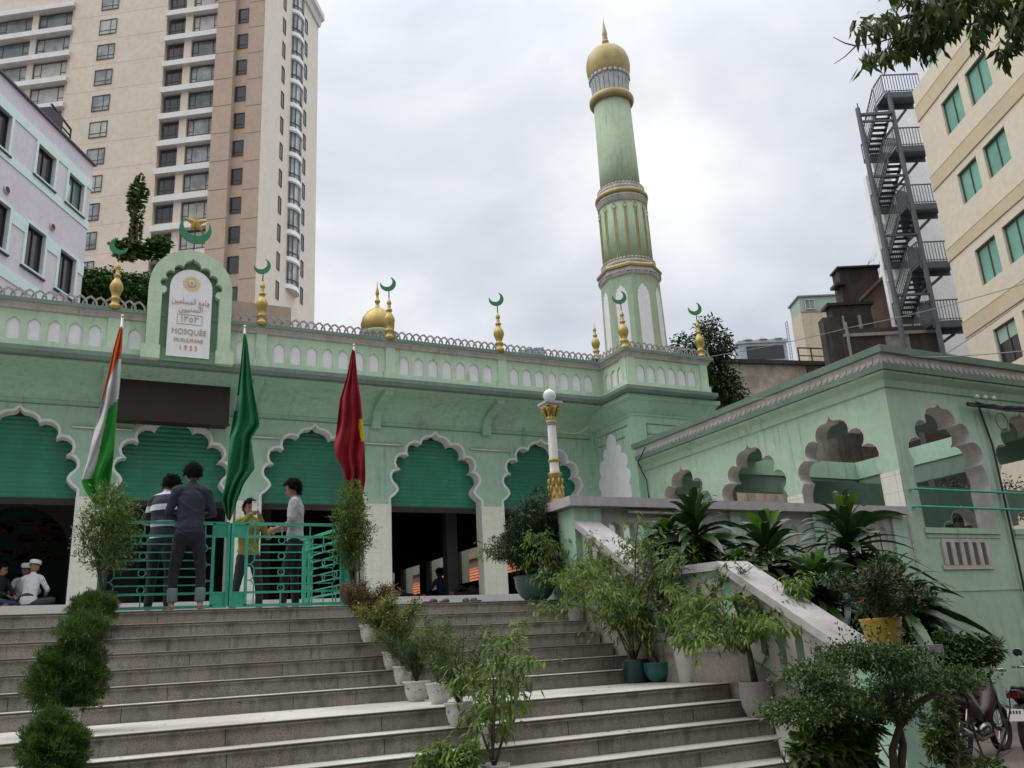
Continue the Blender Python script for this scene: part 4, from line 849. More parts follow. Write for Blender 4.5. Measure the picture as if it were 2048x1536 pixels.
for i, z in enumerate(LZ):
    zm = z-1.5
    m = M(); m.box(-.1, 1.75, -.5, .6, z-.08, z, 0, FW3); m.box(-.1, 1.75, .5, .6, z-.30, z-.08, 0, FW3); m.box(-.1, 1.75, -.5, -.42, z-.30, z-.08, 0, FW3); m.bar(FW3(.3, -.5, z-.3), FW3(.3, -3.5, z-.3), .1); m.obj('landing', [stl], fe, -P3)
    m = M(); m.box(.2, 1.5, -3.4, -2.6, zm-.08, zm, 0, FW3); m.bar(FW3(3.28, .6, zm-.1), FW3(1.6, .6, zm-.1), .1); m.obj('half_landing', [stl], fe, -P3)
    for s0, s1, da, db, za, zb in ((1.0, 1.72, -.5, -2.6, z, zm), (.2, .9, -2.6, -.5, zm, z-3.0)):
        m = M()
        for s_ in (s0, s1): m.bar(FW3(s_, da, za-.08), FW3(s_, db, zb-.08), .05, .24)
        for j in range(9): f = (j+.5)/9; dd = da+(db-da)*f; zz = za+(zb-za)*f; m.box(s0, s1, dd-.13, dd+.13, zz-.03, zz, 0, FW3)
        m.obj('stair_flight', [stl], fe, -P3)
    m = M(); H = 1.0
    def railing(p, q_, n):
        p, q_ = Vector(p), Vector(q_); up = Vector((0, 0, H)); m.bar(p+up, q_+up, .05); m.bar(p+up*.08, q_+up*.08, .035)
        for j in range(n+1): c = p+(q_-p)*j/n; m.bar(c, c+up, .026)
    railing(FW3(-.05, .58, z), FW3(1.8, .58, z), 13); railing(FW3(1.78, .58, z), FW3(1.78, -.4, z), 6); railing(FW3(1.78, -.5, z), FW3(1.78, -2.6, zm), 13); railing(FW3(1.5, -2.6, zm), FW3(1.5, -3.3, zm), 5); railing(FW3(.95, -2.6, zm), FW3(.95, -.5, z-3.0), 12); railing(FW3(.2, -3.35, zm), FW3(1.5, -3.35, zm), 12); railing(FW3(1.5, -2.6, zm), FW3(3.2, .5, zm), 12)
    m.obj('railing', [stl], fe, -P3)
# ------------------------------------------------------------------ smaller roofs behind
def rbox(mb, px, dist, az, w, dep, z0, z1, mi=0):
    d = ray(*px); h = math.hypot(d.x, d.y); p = Vector((d.x/h*dist, d.y/h*dist, 0)); F = frame(p, azv(az)); mb.box(0, w, 0, dep, z0, z1, mi, F); return F
stainc = mat('stained concrete', (.50, .44, .36), .9, .45, 1.3, streak=1.3, scol=(.05, .045, .04), bump=.4, ss=.6)
rust = mat('sooty brick', (.065, .05, .042), .9, .5, 1.2, streak=.6, bump=.3)
m = M(); F = rbox(m, (1440, 760), 40, 103, 8.5, 3, 0, 13.95); m.box(-.05, 8.6, -.15, 3, 13.95, 14.15, 1, F); m.box(4.6, 5.0, -.1, .0, 12, 14.1, 1, F)
tag(m.obj('stained_wall', [stainc, rust]), 'stained grey concrete wall between the tree and the arcade roof', 'wall')
ck = thing('cooling_block', 'grey steel block with dark louvres and three low rooftop fans', 'rooftop plant', at(1475, 700, 'Y', 60))
m = M(); F = rbox(m, (1478, 690), 70, 116, 3.9, 1.2, 10, 24.7, 0); m.box(.55, 3.6, -.05, .02, 23.2, 24.35, 1, F); m.box(-.1, 4.0, -.12, 1.3, 24.6, 24.85, 0, F); O_ = -Vector(ck.location); m.obj('housing', [mat('grey housing', (.36, .42, .46), .6, .1, 1), mat('louvre', (.03, .033, .04), .5)], ck, O_)
for k in range(3):
    m = M(); m.lathe([(.6, 24.85), (.55, 24.95), (.3, 25.15), (.12, 25.2), (.1, 25.28), (.02, 25.3)], (.75+k*1.25, .35), 0, 16, F=F); m.obj('fan_cowl', [mat('cowl', (.33, .33, .32), .7)], ck, O_)
cb = thing('cream_block', 'cream rendered block with a green top storey and a wall ladder', 'building', at(1610, 640, 'Y', 45))
O_ = -Vector(cb.location)
m = M(); F = rbox(m, (1604, 640), 60, 116, 9, 2, 0, 23.0, 0); m.box(.02, 9, .02, 2, 23.0, 24.05, 1, F); m.box(-.1, 9.1, -.1, 2.1, 24.05, 24.15, 2, F); m.box(-.01, 9, -.03, 0, 22.9, 23.0, 2, F); m.obj('wall', [mat('cream plaster', (.56, .49, .36), .85, .12, .7, streak=.5, scol=(.2, .17, .14)), mat('green plaster', (.33, .47, .38), .8, .1, 1), conc], cb, O_)
win(cb, F, .35, 1.05, 23.1, 23.85, -.02, curt, (.7,), (), O_, w=.05, fr=alu)
m = M()
for s_ in (2.2, 2.6): m.bar(F(-.25, s_, 20), F(-.25, s_, 23.2), .04)
for k in range(14): m.bar(F(-.25, 2.2, 20+k*.24), F(-.25, 2.6, 20+k*.24), .03)
m.obj('ladder', [steel], cb, O_)
sh = thing('sooty_blocks', 'dark soot stained rooftop huts stacked beside the fire escape', 'rooftop huts', at(1720, 640, 'Y', 33)); O_ = -Vector(sh.location)
m = M(); F = rbox(m, (1687, 600), 46, 116, 2.1, .9, 0, 19.95, 0); m.obj('tall_hut', [rust], sh, O_); m = M(); m.box(-.12, 2.2, -.2, .9, 19.95, 20.05, 0, F); m.box(-.35, .2, -.2, .6, 19.0, 19.15, 0, F)
F = rbox(m, (1661, 650), 44, 116, 2.4, .9, 17.35, 17.5, 0); m.obj('hut_roof', [black], sh, O_)
m = M(); F = rbox(m, (1668, 650), 44.2, 116, 2.0, .7, 0, 17.35, 0); m.box(.45, .55, -.05, .01, 14, 16.8, 1, F); m.box(1.25, 1.4, -.05, .01, 14, 16.8, 1, F); m.box(.7, 1.1, -.03, .01, 15.6, 16.6, 2, F); m.obj('low_hut', [rust, conc, black], sh, O_)
m = M(); F = rbox(m, (1690, 690), 41, 116, 4.5, .9, 0, 15.0, 0); m.box(0, 4.5, -.1, 0, 14.6, 14.75, 1, F); m.box(.1, .2, -.15, -.05, 12, 15.3, 1, F); m.box(1.9, 3.0, -.03, .02, 13.6, 14.6, 1, F); m.box(-.75, .02, .2, .8, 0, 15.7, 0, F); m.obj('brick_base', [rust, conc], sh, O_)
m = M(); F = rbox(m, (1722, 640), 46.5, 116, .01, .01, 0, 1, 0); m.poly([(0, 0), (3.4, 0), (3.4, 19.9), (2.1, 19.9), (.1, 18.1), (0, 18.0)], [], lambda a, d, b: F(a, d, b), -.2, .8); m.bar(F(-.1, -.3, 18.05), F(2.1, -.3, 19.95), .3, .12); m.obj('brick_hut', [mat('old brick', (.27, .19, .14), .9, .4, 1, streak=.7, bump=.3)], sh, O_)
m = M(); F = rbox(m, (1560, 706), 42, 103, 3.0, .1, 14.2, 14.25, 0)
for k in range(7): m.bar(F(1+k*.7, 0, 14.1), F(1+k*.7, 0, 14.95), .05)
m.bar(F(1, 0, 14.95), F(5.2, 0, 14.95), .05); m.bar(F(1, 0, 14.55), F(5.2, 0, 14.55), .04)
tag(m.obj('roof_railing', [rust]), 'rusty roof railing above the stained concrete wall', 'railing')
m = M(); 
for k in range(4): p = at(1732+k*13, 553-k*2, 'Y', 34); q = at(1737+k*11, 528-k*9, 'Y', 34); m.tube([p, q, at(1748+k*6, 518-k*9, 'Y', 34)], .02, 5)
for a_, b_ in (((1727, 540), (1757, 500)), ((1735, 529), (1752, 492)), ((1728, 552), (1770, 520))): m.tube([at(*a_, 'Y', 34), at(*b_, 'Y', 34)], .02, 5)
tag(m.obj('cage_railing', [steel]), 'curved white metal cage railing left of the fire escape', 'railing')
def GT(x, y):
    r_ = ray(x, y); return 1.6+220*r_.z/math.hypot(r_.x, r_.y)
fg = thing('glass_tower', 'distant blue grey glass tower just above the parapet', 'office tower', (0, 0, 0)); d = ray(1050, 720); h = math.hypot(d.x, d.y); p = Vector((d.x/h*220, d.y/h*220, 0)); fg.location = p; F = frame((0, 0, 0), azv(100))
m = M(); m.poly([(-1.5, 0), (5.5, 0), (5.5, at(1078, 690, 'Y', 1).z*0+GT(1078, 690)), (-1.5, GT(1035, 702))], [], lambda a, d, b: F(a, d, b), 0, 10); m.obj('glazing', [gridmat('blue glazing', (.30, .36, .44), (.12, .15, .2), 1.0, 1.4, .25, .3)], fg)
# neighbour seen through the hall
nw = thing('neighbour_wall', 'stained grey neighbour wall and low orange tiled roof seen through the middle arch', 'wall', (17, 32, 0)); O_ = Vector((-17, -32, 0))
m = M(); m.box(15.6, 15.8, 21, 70, 0, 6.25); m.box(15.5, 15.6, 21, 70, 5.5, 5.6, 0); m.obj('wall', [mat('neighbour plaster', (.42, .38, .32), .9, .3, 1.2, streak=.7)], nw, O_)
m = M(); m.add([(14.0, 27.5, 3.9), (14.0, 60, 3.9), (15.5, 60, 5.1), (15.5, 27.5, 5.1)], [(0, 1, 2, 3)])
tm = mat('orange roof tile', (.75, .20, .08), .8, .2, 4); t = tm.node_tree; wv = N(t, 'ShaderNodeTexWave', bands_direction='X'); wv.inputs['Scale'].default_value = 1.6; tcx = N(t, 'ShaderNodeTexCoord'); t.links.new(tcx.outputs['Object'], wv.inputs['Vector']); bb = N(t, 'ShaderNodeBump'); bb.inputs['Strength'].default_value = 1; bb.inputs['Distance'].default_value = .1; t.links.new(wv.outputs['Color'], bb.inputs['Height']); t.links.new(bb.outputs[0], t.nodes['Principled BSDF'].inputs['Normal'])
m.obj('tiled_roof', [tm], nw, O_)
for y in (24.5, 27.7, 30.8, 33.9, 37): m = M(); m.box(13.3, 13.6, y, y+.7, 0, 6.2); m.obj('yard_pier', [mintw], nw, O_)
# ------------------------------------------------------------------ cables and bracket
def cable(pts, r, lab, mt=None, n=12):
    P = []
    for (a, b) in zip(pts, pts[1:]):
        a, b = Vector(a), Vector(b); L_ = (b-a).length
        for i in range(n): t = i/n; p = a.lerp(b, t); p.z -= .015*L_*4*t*(1-t); P.append(p)
    P.append(Vector(pts[-1])); m = M(); m.tube(P, r*.75, 5); return tag(m.obj('cable', [mt or mat('grey cable', (.22, .22, .22), .6)]), lab, 'cable')
cable([at(1380, 719, 'Y', 17.4), at(1700, 655, 'Y', 14), at(2120, 545, 'Y', 9)], .012, 'grey cable slung from the turret parapet across the fire escape')
cable([at(1735, 698, 'X', 12.5), at(1850, 715, 'Y', 10.0), at(2150, 690, 'Y', 8)], .012, 'grey cable sagging over the corner of the arcade roof')
cable([at(1880, 715, 'Y', 10.0), at(2120, 545, 'Y', 9)], .008, 'thin cable rising from the arcade roof to the right edge', black)
cable([(6.3, 10.95, 4.75), at(1180, 848, 'X', 12.4), at(1310, 862, 'Y', 17.5), at(1500, 800, 'X', 12.4), at(1760, 745, 'X', 12.4)], .005, 'thin yellowish wire from the lamp column to the arcade eaves', mat('yellow wire', (.4, .33, .1), .6))
cable([at(1290, 895, 'X', 12.5), at(1276, 925, 'Y', 17.8), at(1293, 960, 'Y', 17.85), at(1298, 1000, 'Y', 17.85)], .02, 'black cable running down beside the turret', black)
cb2 = thing('cable_bracket', 'black service cable bracket with porcelain insulators on the arcade front wall', 'cable bracket', at(1940, 805, 'Y', 10.2)); O_ = -Vector(cb2.location)
m = M(); a = at(1935, 808, 'Y', 10.25); b = at(2080, 825, 'Y', 10.25); m.bar(a, b, .05, .07)
for k in range(9):
    j = lambda: rnd.uniform(-.06, .06)
    m.tube([a+Vector((.1+k*.06, -.05, j())), a+Vector((.5+k*.05, -.08, j()-.02)), a+Vector((1.0, -.1+j(), j()-.05)), b+Vector((.3, -.1, j()))], .012, 5)
m.tube([a+Vector((.75+.17*math.cos(t), -.1, -.32+.17*math.sin(t))) for t in [2*math.pi*i/16 for i in range(17)]], .008, 5); m.obj('cable_bundle', [black], cb2, O_)
for k in range(3): m = M(); c = at(1953+k*17, 793+k*1.5, 'Y', 10.2); m.lathe([(.02, -.05), (.045, -.04), (.05, 0), (.03, .03), (.01, .04)], (c.x, c.y), c.z, 12); m.obj('insulator', [mat('porcelain', (.5, .48, .45), .3)], cb2, O_)
cable([at(1958, 815, 'Y', 10.36), at(1985, 890, 'Y', 10.36), at(2006, 985, 'Y', 10.34), at(2020, 1050, 'Y', 10.34), at(2060, 1230, 'Y', 10.34)], .028, 'black cable running down the arcade front wall', black)
# ------------------------------------------------------------------ people
skin = mat('skin', (.26, .135, .085), .55, .1, 20); hairm = mat('hair', (.008, .007, .006), .9, .3, 60, bump=.6, bs=150, spec=.1)
def capsule(mb, a, b, ra, rb, k=1.0, side=None, n=14):
    a, b = Vector(a), Vector(b); d = b-a; L_ = d.length; d = d.normalized() if L_ > 1e-6 else Vector((0, 0, 1))
    s_ = Vector(side) if side else d.orthogonal(); s_ = (s_-d*s_.dot(d)).normalized(); w = d.cross(s_); rings = []
    for t in (-80, -50, -25): rings.append((a+d*ra*math.sin(R(t)), ra*math.cos(R(t))))
    rings += [(a, ra), (a.lerp(b, .5), (ra+rb)/2), (b, rb)]
    for t in (25, 50, 80): rings.append((b+d*rb*math.sin(R(t)), rb*math.cos(R(t))))
    vs = [c+s_*r*math.cos(2*math.pi*i/n)+w*r*k*math.sin(2*math.pi*i/n) for c, r in rings for i in range(n)]; q = len(rings)
    mb.add(vs, [(j*n+i, j*n+(i+1) % n, (j+1)*n+(i+1) % n, (j+1)*n+i) for j in range(q-1) for i in range(n)]+[tuple(range(n))[::-1], tuple((q-1)*n+i for i in range(n))], 0, True)
def person(label, loc, rz, H, mats, pose, hair='short', group=None, vox=.0095, cap=None):
    """pose in a 1.70 m body facing -Y; mats: skin, shirt, trousers, shoes"""
    K = H/1.7; segs = []
    def sg(a, b, ra, rb, z, k=1.0, side=None): segs.append((Vector(a), Vector(b), ra, rb, z, k, side))
    P = dict(hip=Vector((0, 0, .90)), chest=Vector((0, 0, 1.28)), neck=Vector((0, .01, 1.44)), head=Vector((0, -.01, 1.60)), twist=0, face=Vector((0, -1, 0)), sleeve=1)
    P.update({k: (Vector(v) if isinstance(v, tuple) else v) for k, v in pose.items()})
    hip, ch, nk, hd = P['hip'], P['chest'], P['neck'], P['head']; cr_ = math.cos(P['twist']); sr_ = math.sin(P['twist']); sx = Vector((cr_, sr_, 0)); fx = Vector((sr_, -cr_, 0))
    sg(hip+Vector((0, 0, -.01)), hip+Vector((0, 0, .07)), .155, .15, 2, .72, sx); w1 = hip.lerp(ch, .25); sg(hip+Vector((0, 0, .05)), w1, .162, .15, 1, .72, sx)
    sg(w1, ch, .148, .165, 1, .66, sx); sg(ch, ch.lerp(nk, .5), .17, .135, 1, .6, sx); sh = ch.lerp(nk, .68)
    sg(sh-sx*.12, sh+sx*.12, .07, .07, 1, .9, (0, 0, 1)); sg(ch.lerp(nk, .8), nk+(hd-nk)*.35, .062, .052, 0)
    f = P['face'].normalized(); up = (hd-nk).normalized(); rt = f.cross(up).normalized(); f = up.cross(rt)
    if f.dot(P['face']) < 0: f = -f
    sg(hd-up*.02+f*.005, hd+up*.045-f*.012, .078, .088, 0, 1.12, rt); sg(hd-up*.075+f*.035, hd-up*.02+f*.02, .045, .07, 0, 1.0, rt)
    sg(hd-up*.005+f*.09, hd-up*.035+f*.108, .009, .016, 0); sg(hd-up*.068-rt*.02+f*.088, hd-up*.068+rt*.02+f*.088, .009, .009, 5)
    for s_ in (-1, 1):
        sg(hd+rt*s_*.086-f*.008+up*.015, hd+rt*s_*.084-up*.025, .017, .012, 0, .5, f); sg(hd+rt*s_*.032+f*.088+up*.008, hd+rt*s_*.03+f*.089+up*.008, .0075, .0075, 4)
    sg(nk-(nk-ch).normalized()*.02, nk+(hd-nk)*.1, .068, .062, 1)
    for nm, s_ in (('L', 1), ('R', -1)):
        s0 = sh+sx*s_*.175-Vector((0, 0, .01)); e_ = P['elbow'+nm]; h_ = P['hand'+nm]; sl = P['sleeve']
        sg(s0, e_, .056, .045, 1 if sl >= .5 else 0)
        if sl < .5: sg(s0, s0.lerp(e_, .75), .062, .058, 1)
        sg(e_, h_, .043, .03, 1 if sl >= 1 else 0); d = (h_-e_).normalized(); pd = Vector(P.get('palm'+nm, (0, 0, -1))); pd = (pd-d*pd.dot(d)).normalized(); ac = d.cross(pd)
        sg(h_, h_+d*.05, .028, .034, 0, .45, ac); k0 = h_+d*.075
        for j, (o, ln) in enumerate(((-.028, .06), (-.010, .07), (.009, .066), (.027, .05))):
            a = k0+ac*o; b = a+d*ln*.5+pd*ln*.15; c = b+pd*ln*.5+d*ln*.1; sg(a-d*.02, b, .011, .0095, 0); sg(b, c, .0095, .008, 0)
        a = h_+d*.02-ac*.03; sg(a, a-ac*.022+d*.03+pd*.015, .012, .010, 0); sg(a-ac*.022+d*.03+pd*.015, a-ac*.012+d*.055+pd*.03, .010, .008, 0)
        hp = hip+sx*s_*.085-Vector((0, 0, .03)); kn = P['knee'+nm]; an = P['ankle'+nm]
        sg(hp, kn, .088, .062, 2); sg(kn, kn.lerp(an, P.get('cuff', .9)), .06, .048, 2); sg(kn.lerp(an, .7), an, .038, .036, 3 if P.get('shoes') else 0)
        td = P.get('toe'+nm, Vector((0, -1, 0))).normalized(); sg(an+Vector((0, 0, -.035))-td*.035, an+td*.10-Vector((0, 0, .048)), .036, .03, 3 if P.get('shoes') else 0, .8, (0, 0, 1))
        for j in range(5):
            if P.get('shoes'): break
            q = td.cross(Vector((0, 0, 1)))*(j-2)*.016; a = an+td*.10-Vector((0, 0, .055))+q; sg(a, a+td*(.055-.006*abs(j-1)), .011, .009, 0)
    m = M()
    for a, b, ra, rb, z, k, side in segs: capsule(m, a*K, b*K, ra*K, rb*K, k, side)
    o = m.obj('tmp', []); o.data.materials.clear(); md = o.modifiers.new('r', 'REMESH'); md.mode = 'VOXEL'; md.voxel_size = vox; md.use_smooth_shade = True
    sm = o.modifiers.new('s', 'SMOOTH'); sm.iterations = 4; sm.factor = .45
    bpy.context.view_layer.update(); me = bpy.data.meshes.new_from_object(o.evaluated_get(bpy.context.evaluated_depsgraph_get())); bpy.data.objects.remove(o)
    me.materials.clear()
    for q in mats+[black, mat('lips', (.2, .08, .06), .6)]: me.materials.append(q)
    n = len(me.polygons); cs = np.zeros(n*3); me.polygons.foreach_get('center', cs); cs = cs.reshape(-1, 3); best = np.full(n, 9.); zi = np.zeros(n, int)
    for a, b, ra, rb, z, k, side in segs:
        A = np.array(a*K); B = np.array(b*K); D = B-A; t = np.clip(((cs-A)@D)/max(1e-9, D@D), 0, 1); dd = cs-(A+t[:, None]*D)
        if k != 1 and side is not None and z in (0, 1, 2) and ra > .1:
            d_ = D/np.linalg.norm(D); s_ = np.array(Vector(side).normalized()); w_ = np.cross(d_, s_); dd = dd+np.outer(dd@w_, w_)*(1/k-1)
        ds = np.linalg.norm(dd, axis=1)-(ra+(rb-ra)*t)*K-(.004 if z in (1, 4, 5) else 0)
        i = ds < best; best[i] = ds[i]; zi[i] = z
    nv = len(me.vertices); co_ = np.zeros(nv*3); me.vertices.foreach_get('co', co_); co_ = co_.reshape(-1, 3); no_ = np.zeros(nv*3); me.vertices.foreach_get('normal', no_); no_ = no_.reshape(-1, 3)
    vz = np.zeros(nv, int); ps = np.zeros(len(me.loops), np.int32); me.loops.foreach_get('vertex_index', ps); cnt = np.zeros(n, np.int32); me.polygons.foreach_get('loop_total', cnt); vz[ps] = np.repeat(zi, cnt)
    q_ = co_*np.array([1, 1, .62]); w_ = np.sin(q_@np.array([7, -9, 6.]))+np.sin(q_@np.array([-5, 11, 13.])+1.7); a_ = q_@np.array([22, 12, 30.])+4.5*w_; b_ = q_@np.array([-9, 14, 21.])+5*np.sin(q_@np.array([12, 8, -9.])+w_); fold = np.maximum(np.sin(a_), -.2)**2*.6+np.maximum(np.sin(b_*1.3), -.2)**2*.6
    am = np.where(vz == 1, .009, np.where(vz == 2, .007, 0)); co_ = co_+no_*(am*(fold-.25))[:, None]; me.vertices.foreach_set('co', co_.ravel())
    me.polygons.foreach_set('material_index', zi.astype(np.int32)); me.polygons.foreach_set('use_smooth', [True]*n); me.name = 'person'
    ob2 = link(bpy.data.objects.new('person', me)); ob2.location = loc; ob2.rotation_euler = (0, 0, rz); tag(ob2, label, 'person', group)
    # hair
    m = M(); hc = (hd+up*.035-f*.012)*K; NA, NE = 40, 22; vs = []
    for i in range(NE+1):
        el = math.pi*(.5-i/NE*.83)
        for j in range(NA):
            a = 2*math.pi*j/NA; fr = math.cos(a)        # +1 front
            e2 = el if fr < .25 else max(el, R(14)+R(12)*fr) if fr < .9 else max(el, R(30))
            if cap: e2 = max(el, R(4))
            if abs(fr) < .35 and not cap: e2 = max(el, R(-22))
            r = 1+(.05*math.sin(7*a+i)+rnd.uniform(-.045, .045) if not cap else 0)
            dn = 1.45 if (e2 < 0 and fr < 0) else 1; v = hc+(rt*math.sin(a)*max(math.cos(e2), .62 if e2 < -.5 else 0)*.103*r+f*math.cos(a)*max(math.cos(e2), .7 if e2 < -.5 else 0)*.114*r+up*math.sin(e2)*.100*dn*(r if i else 1))*K; vs.append(v)
    m.add(vs, [(i*NA+j, i*NA+(j+1) % NA, (i+1)*NA+(j+1) % NA, (i+1)*NA+j) for i in range(NE) for j in range(NA)], 0, True); 
    if not cap:
        for v in vs[NA:]:
            if rnd.random() < .55:
                w = (v-hc); 
                if w.length < 1e-4: continue
                w.normalize(); dn_ = (w*.6+Vector((rnd.gauss(0, .5), rnd.gauss(0, .5), rnd.gauss(-.5, .5)))).normalized(); sd_ = dn_.cross(w).normalized()*.006; l = rnd.uniform(.018, .04); m.add([v-sd_, v+sd_, v+dn_*l+w*.006], [(0, 1, 2)])
    m.obj('hair', [hairm], ob2)
    if cap:
        m = M(); c2 = hc+up*.02*K; F = lambda x, y, z: c2+(rt*x+f*y*1.1+up*z)*K; m.lathe([(.099, .0), (.106, .012), (.108, .07), (.100, .085), (.06, .098), (.005, .103)], (0, 0), 0, 24, F=F); m.obj('cap', [cap], ob2)
    return ob2, K, f
A = dict
navy = mat('navy shirt', (.018, .022, .042), .85, .3, 12, bump=1.0, bs=9); jean = mat('dark jeans', (.007, .009, .016), .9, .3, 20, bump=.3)
stripe = mat('striped jersey', (.014, .018, .04), .85, bump=.3, bs=14); t = stripe.node_tree; b = t.nodes['Principled BSDF']
tcx = N(t, 'ShaderNodeTexCoord'); sp_ = N(t, 'ShaderNodeSeparateXYZ'); t.links.new(tcx.outputs['Object'], sp_.inputs[0])
rp = N(t, 'ShaderNodeValToRGB'); mr = N(t, 'ShaderNodeMapRange'); t.links.new(sp_.outputs['Z'], mr.inputs[0]); mr.inputs[1].default_value = .9; mr.inputs[2].default_value = 1.5; t.links.new(mr.outputs[0], rp.inputs[0]); t.links.new(rp.outputs[0], b.inputs['Base Color'])
e = rp.color_ramp; e.interpolation = 'CONSTANT'; navyc = (.014, .02, .045, 1); whc = (.5, .5, .54, 1); blc = (.008, .008, .012, 1)
e.elements[0].position = 0; e.elements[0].color = whc; e.elements[1].position = .07; e.elements[1].color = navyc
for p_, c_ in ((.16, blc), (.28, (.36, .37, .40, 1)), (.40, navyc), (.50, blc), (.62, whc), (.74, navyc), (.97, whc)): q = e.elements.new(p_); q.color = c_
feet = A(ankleL=(.13, 0, .075), ankleR=(-.13, 0, .075), kneeL=(.12, -.02, .48), kneeR=(-.12, -.02, .48), toeL=(.2, -1, 0), toeR=(-.2, -1, 0))
loc = at(378, 1100, 'Y', 11.08); loc.z = ZT
person('man in navy shirt and rolled jeans standing barefoot, seen from behind', loc, R(176), 1.73, [skin, navy, jean, black], {**feet, **A(elbowL=(.25, -.03, 1.12), handL=(.10, -.24, 1.10), elbowR=(-.25, -.03, 1.12), handR=(-.08, -.24, 1.10), palmL=(-1, 0, 0), palmR=(1, 0, 0), ankleL=(.16, -.02, .075), ankleR=(-.15, .03, .075), kneeL=(.15, -.05, .48), kneeR=(-.14, -.02, .48), head=(.0, -.05, 1.595), face=(.12, -1, -.35), cuff=.78)})
for s_, q_ in ((-.148, .02), (.157, -.024)):
    m = M(); m.lathe([(.052, .0), (.058, .02), (.06, .14), (.054, .16)], (s_, q_), .10, 14); m.obj('trouser_cuff', [mat('cuff grey green', (.10, .15, .14), .85)], bpy.data.objects['person'])
loc = at(322, 1100, 'Y', 11.75); loc.z = ZT
person('man in navy, black and white striped jersey with his head bowed', loc, R(140), 1.76, [skin, stripe, jean, black], {**feet, **A(shoes=1, elbowL=(.26, -.05, 1.12), handL=(.12, -.28, 1.12), elbowR=(-.28, .02, 1.10), handR=(-.12, -.22, 1.08), palmL=(-1, 0, 0), palmR=(1, 0, 0), neck=(0, -.05, 1.43), head=(0, -.13, 1.565), face=(.1, -1, -.8))})
loc = at(590, 1100, 'Y', 11.75); loc.z = ZT
grey_t = mat('heather grey t-shirt', (.36, .36, .37), .9, .12, 60, bump=.3, bs=14)
person('man in grey T-shirt behind the gate turned to the left', loc, R(-112), 1.72, [skin, grey_t, jean, black], {**feet, **A(sleeve=.3, elbowL=(.22, -.02, 1.10), handL=(.10, -.26, 1.04), elbowR=(-.24, -.06, 1.12), handR=(-.06, -.27, 1.05), palmL=(-1, 0, 0), palmR=(1, 0, 0), neck=(0, .0, 1.44), head=(0, -.04, 1.59), face=(-.1, -1, -.15), cuff=.98, kneeL=(.12, -.1, .49), ankleL=(.13, -.12, .075))})
loc = at(497, 1100, 'Y', 13.1); loc.z = ZT
yel = mat('mustard shirt', (.17, .165, .022), .85, .15, 10, bump=.4, bs=14)
pp, K_, f_ = person('man in mustard yellow shirt holding up a white phone', loc, R(6), 1.66, [skin, yel, jean, black], {**feet, **A(shoes=1, elbowL=(.27, -.06, 1.16), handL=(.05, -.30, 1.46), elbowR=(-.27, -.06, 1.16), handR=(-.07, -.30, 1.45), palmL=(-.7, .5, 0), palmR=(.7, .5, 0), face=(0, -1, -.05), ankleL=(.17, -.05, .075), ankleR=(-.2, .05, .075), kneeL=(.15, -.06, .48), kneeR=(-.16, -.02, .48))})
ph = thing('phone', 'white phone held up by the man in yellow', 'phone', (loc.x, 13.1-.375, ZT+1.46), R(4)); m = M(); m.box(-.036, .036, -.004, .004, 0, .14); m.obj('case', [mat('phone white', (.7, .7, .7), .3)], ph); m = M(); m.box(-.022, -.008, -.006, -.0045, .115, .13); m.box(.0, .02, -.006, -.0045, .118, .128); m.obj('lens', [black], ph)
# seated men
wshirt = mat('white shirt', (.60, .59, .62), .85, .08, 12, bump=.5, bs=12); wcap = mat('white cap', (.66, .66, .66), .85, .05, 30); slate = mat('slate trousers', (.04, .05, .06), .9)
sit = A(hip=(0, 0, .10), chest=(0, -.05, .46), neck=(0, -.08, .62), head=(0, -.11, .775), kneeL=(.34, -.26, .13), kneeR=(-.34, -.26, .13), ankleL=(-.10, -.36, .08), ankleR=(.10, -.42, .08), toeL=(-1, -.2, 0), toeR=(1, -.2, 0), elbowL=(.26, -.18, .34), elbowR=(-.26, -.18, .34), handL=(.12, -.36, .24), handR=(-.12, -.36, .24))
c_ = at(70, 1200, 'Y', 20.35)
person('seated man in white shirt and white cap, back turned, left of the potted ficus', (c_.x-.12, 20.35, ZF), R(150), 1.72, [skin, wshirt, slate, black], {**sit}, cap=wcap)
c_ = at(46, 1190, 'Y', 21.2)
person('seated man in pale shirt and white cap facing the steps, behind the other capped man', (c_.x, 21.2, ZF), R(10), 1.74, [skin, mat('grey white shirt', (.38, .38, .42), .85), slate, black], {**sit}, cap=wcap)
c_ = at(4, 1190, 'Y', 20.6)
person('seated man in black shirt and blue jeans at the left edge', (c_.x-.12, 20.6, ZF), R(55), 1.66, [skin, mat('black shirt', (.012, .012, .014), .85), mat('blue jeans', (.03, .06, .11), .9), black], {**sit})
c_ = at(885, 1180, 'Y', 22.4)
person('seated man in blue checked shirt leaning on a dark hall column', (c_.x, 22.4, ZF), R(200), 1.7, [skin, mat('blue check', (.03, .04, .10), .85, .5, 25), mat('dark trousers', (.015, .015, .018), .9), black], {**sit})
lie = A(hip=(0, 0, .14), chest=(.36, .0, .22), neck=(.52, 0, .30), head=(.66, 0, .36), kneeL=(-.42, -.02, .30), kneeR=(-.40, -.1, .12), ankleL=(-.78, .0, .09), ankleR=(-.8, -.12, .08), toeL=(-.3, -.2, 1), toeR=(-.4, -.3, 1), elbowL=(.34, .26, .12), elbowR=(.36, -.26, .12), handL=(.1, .3, .1), handR=(.12, -.3, .1), twist=R(90), face=(-.5, 0, 1))
c_ = at(945, 1185, 'Y', 21.6)
person('man in dark clothes reclining on the hall floor beside the right pillar', (c_.x-.1, 21.4, ZF), R(20), 1.68, [skin, mat('charcoal shirt', (.03, .03, .035), .85), mat('dark trousers', (.015, .015, .018), .9), black], lie)
c_ = at(820, 1188, 'Y', 21.6)
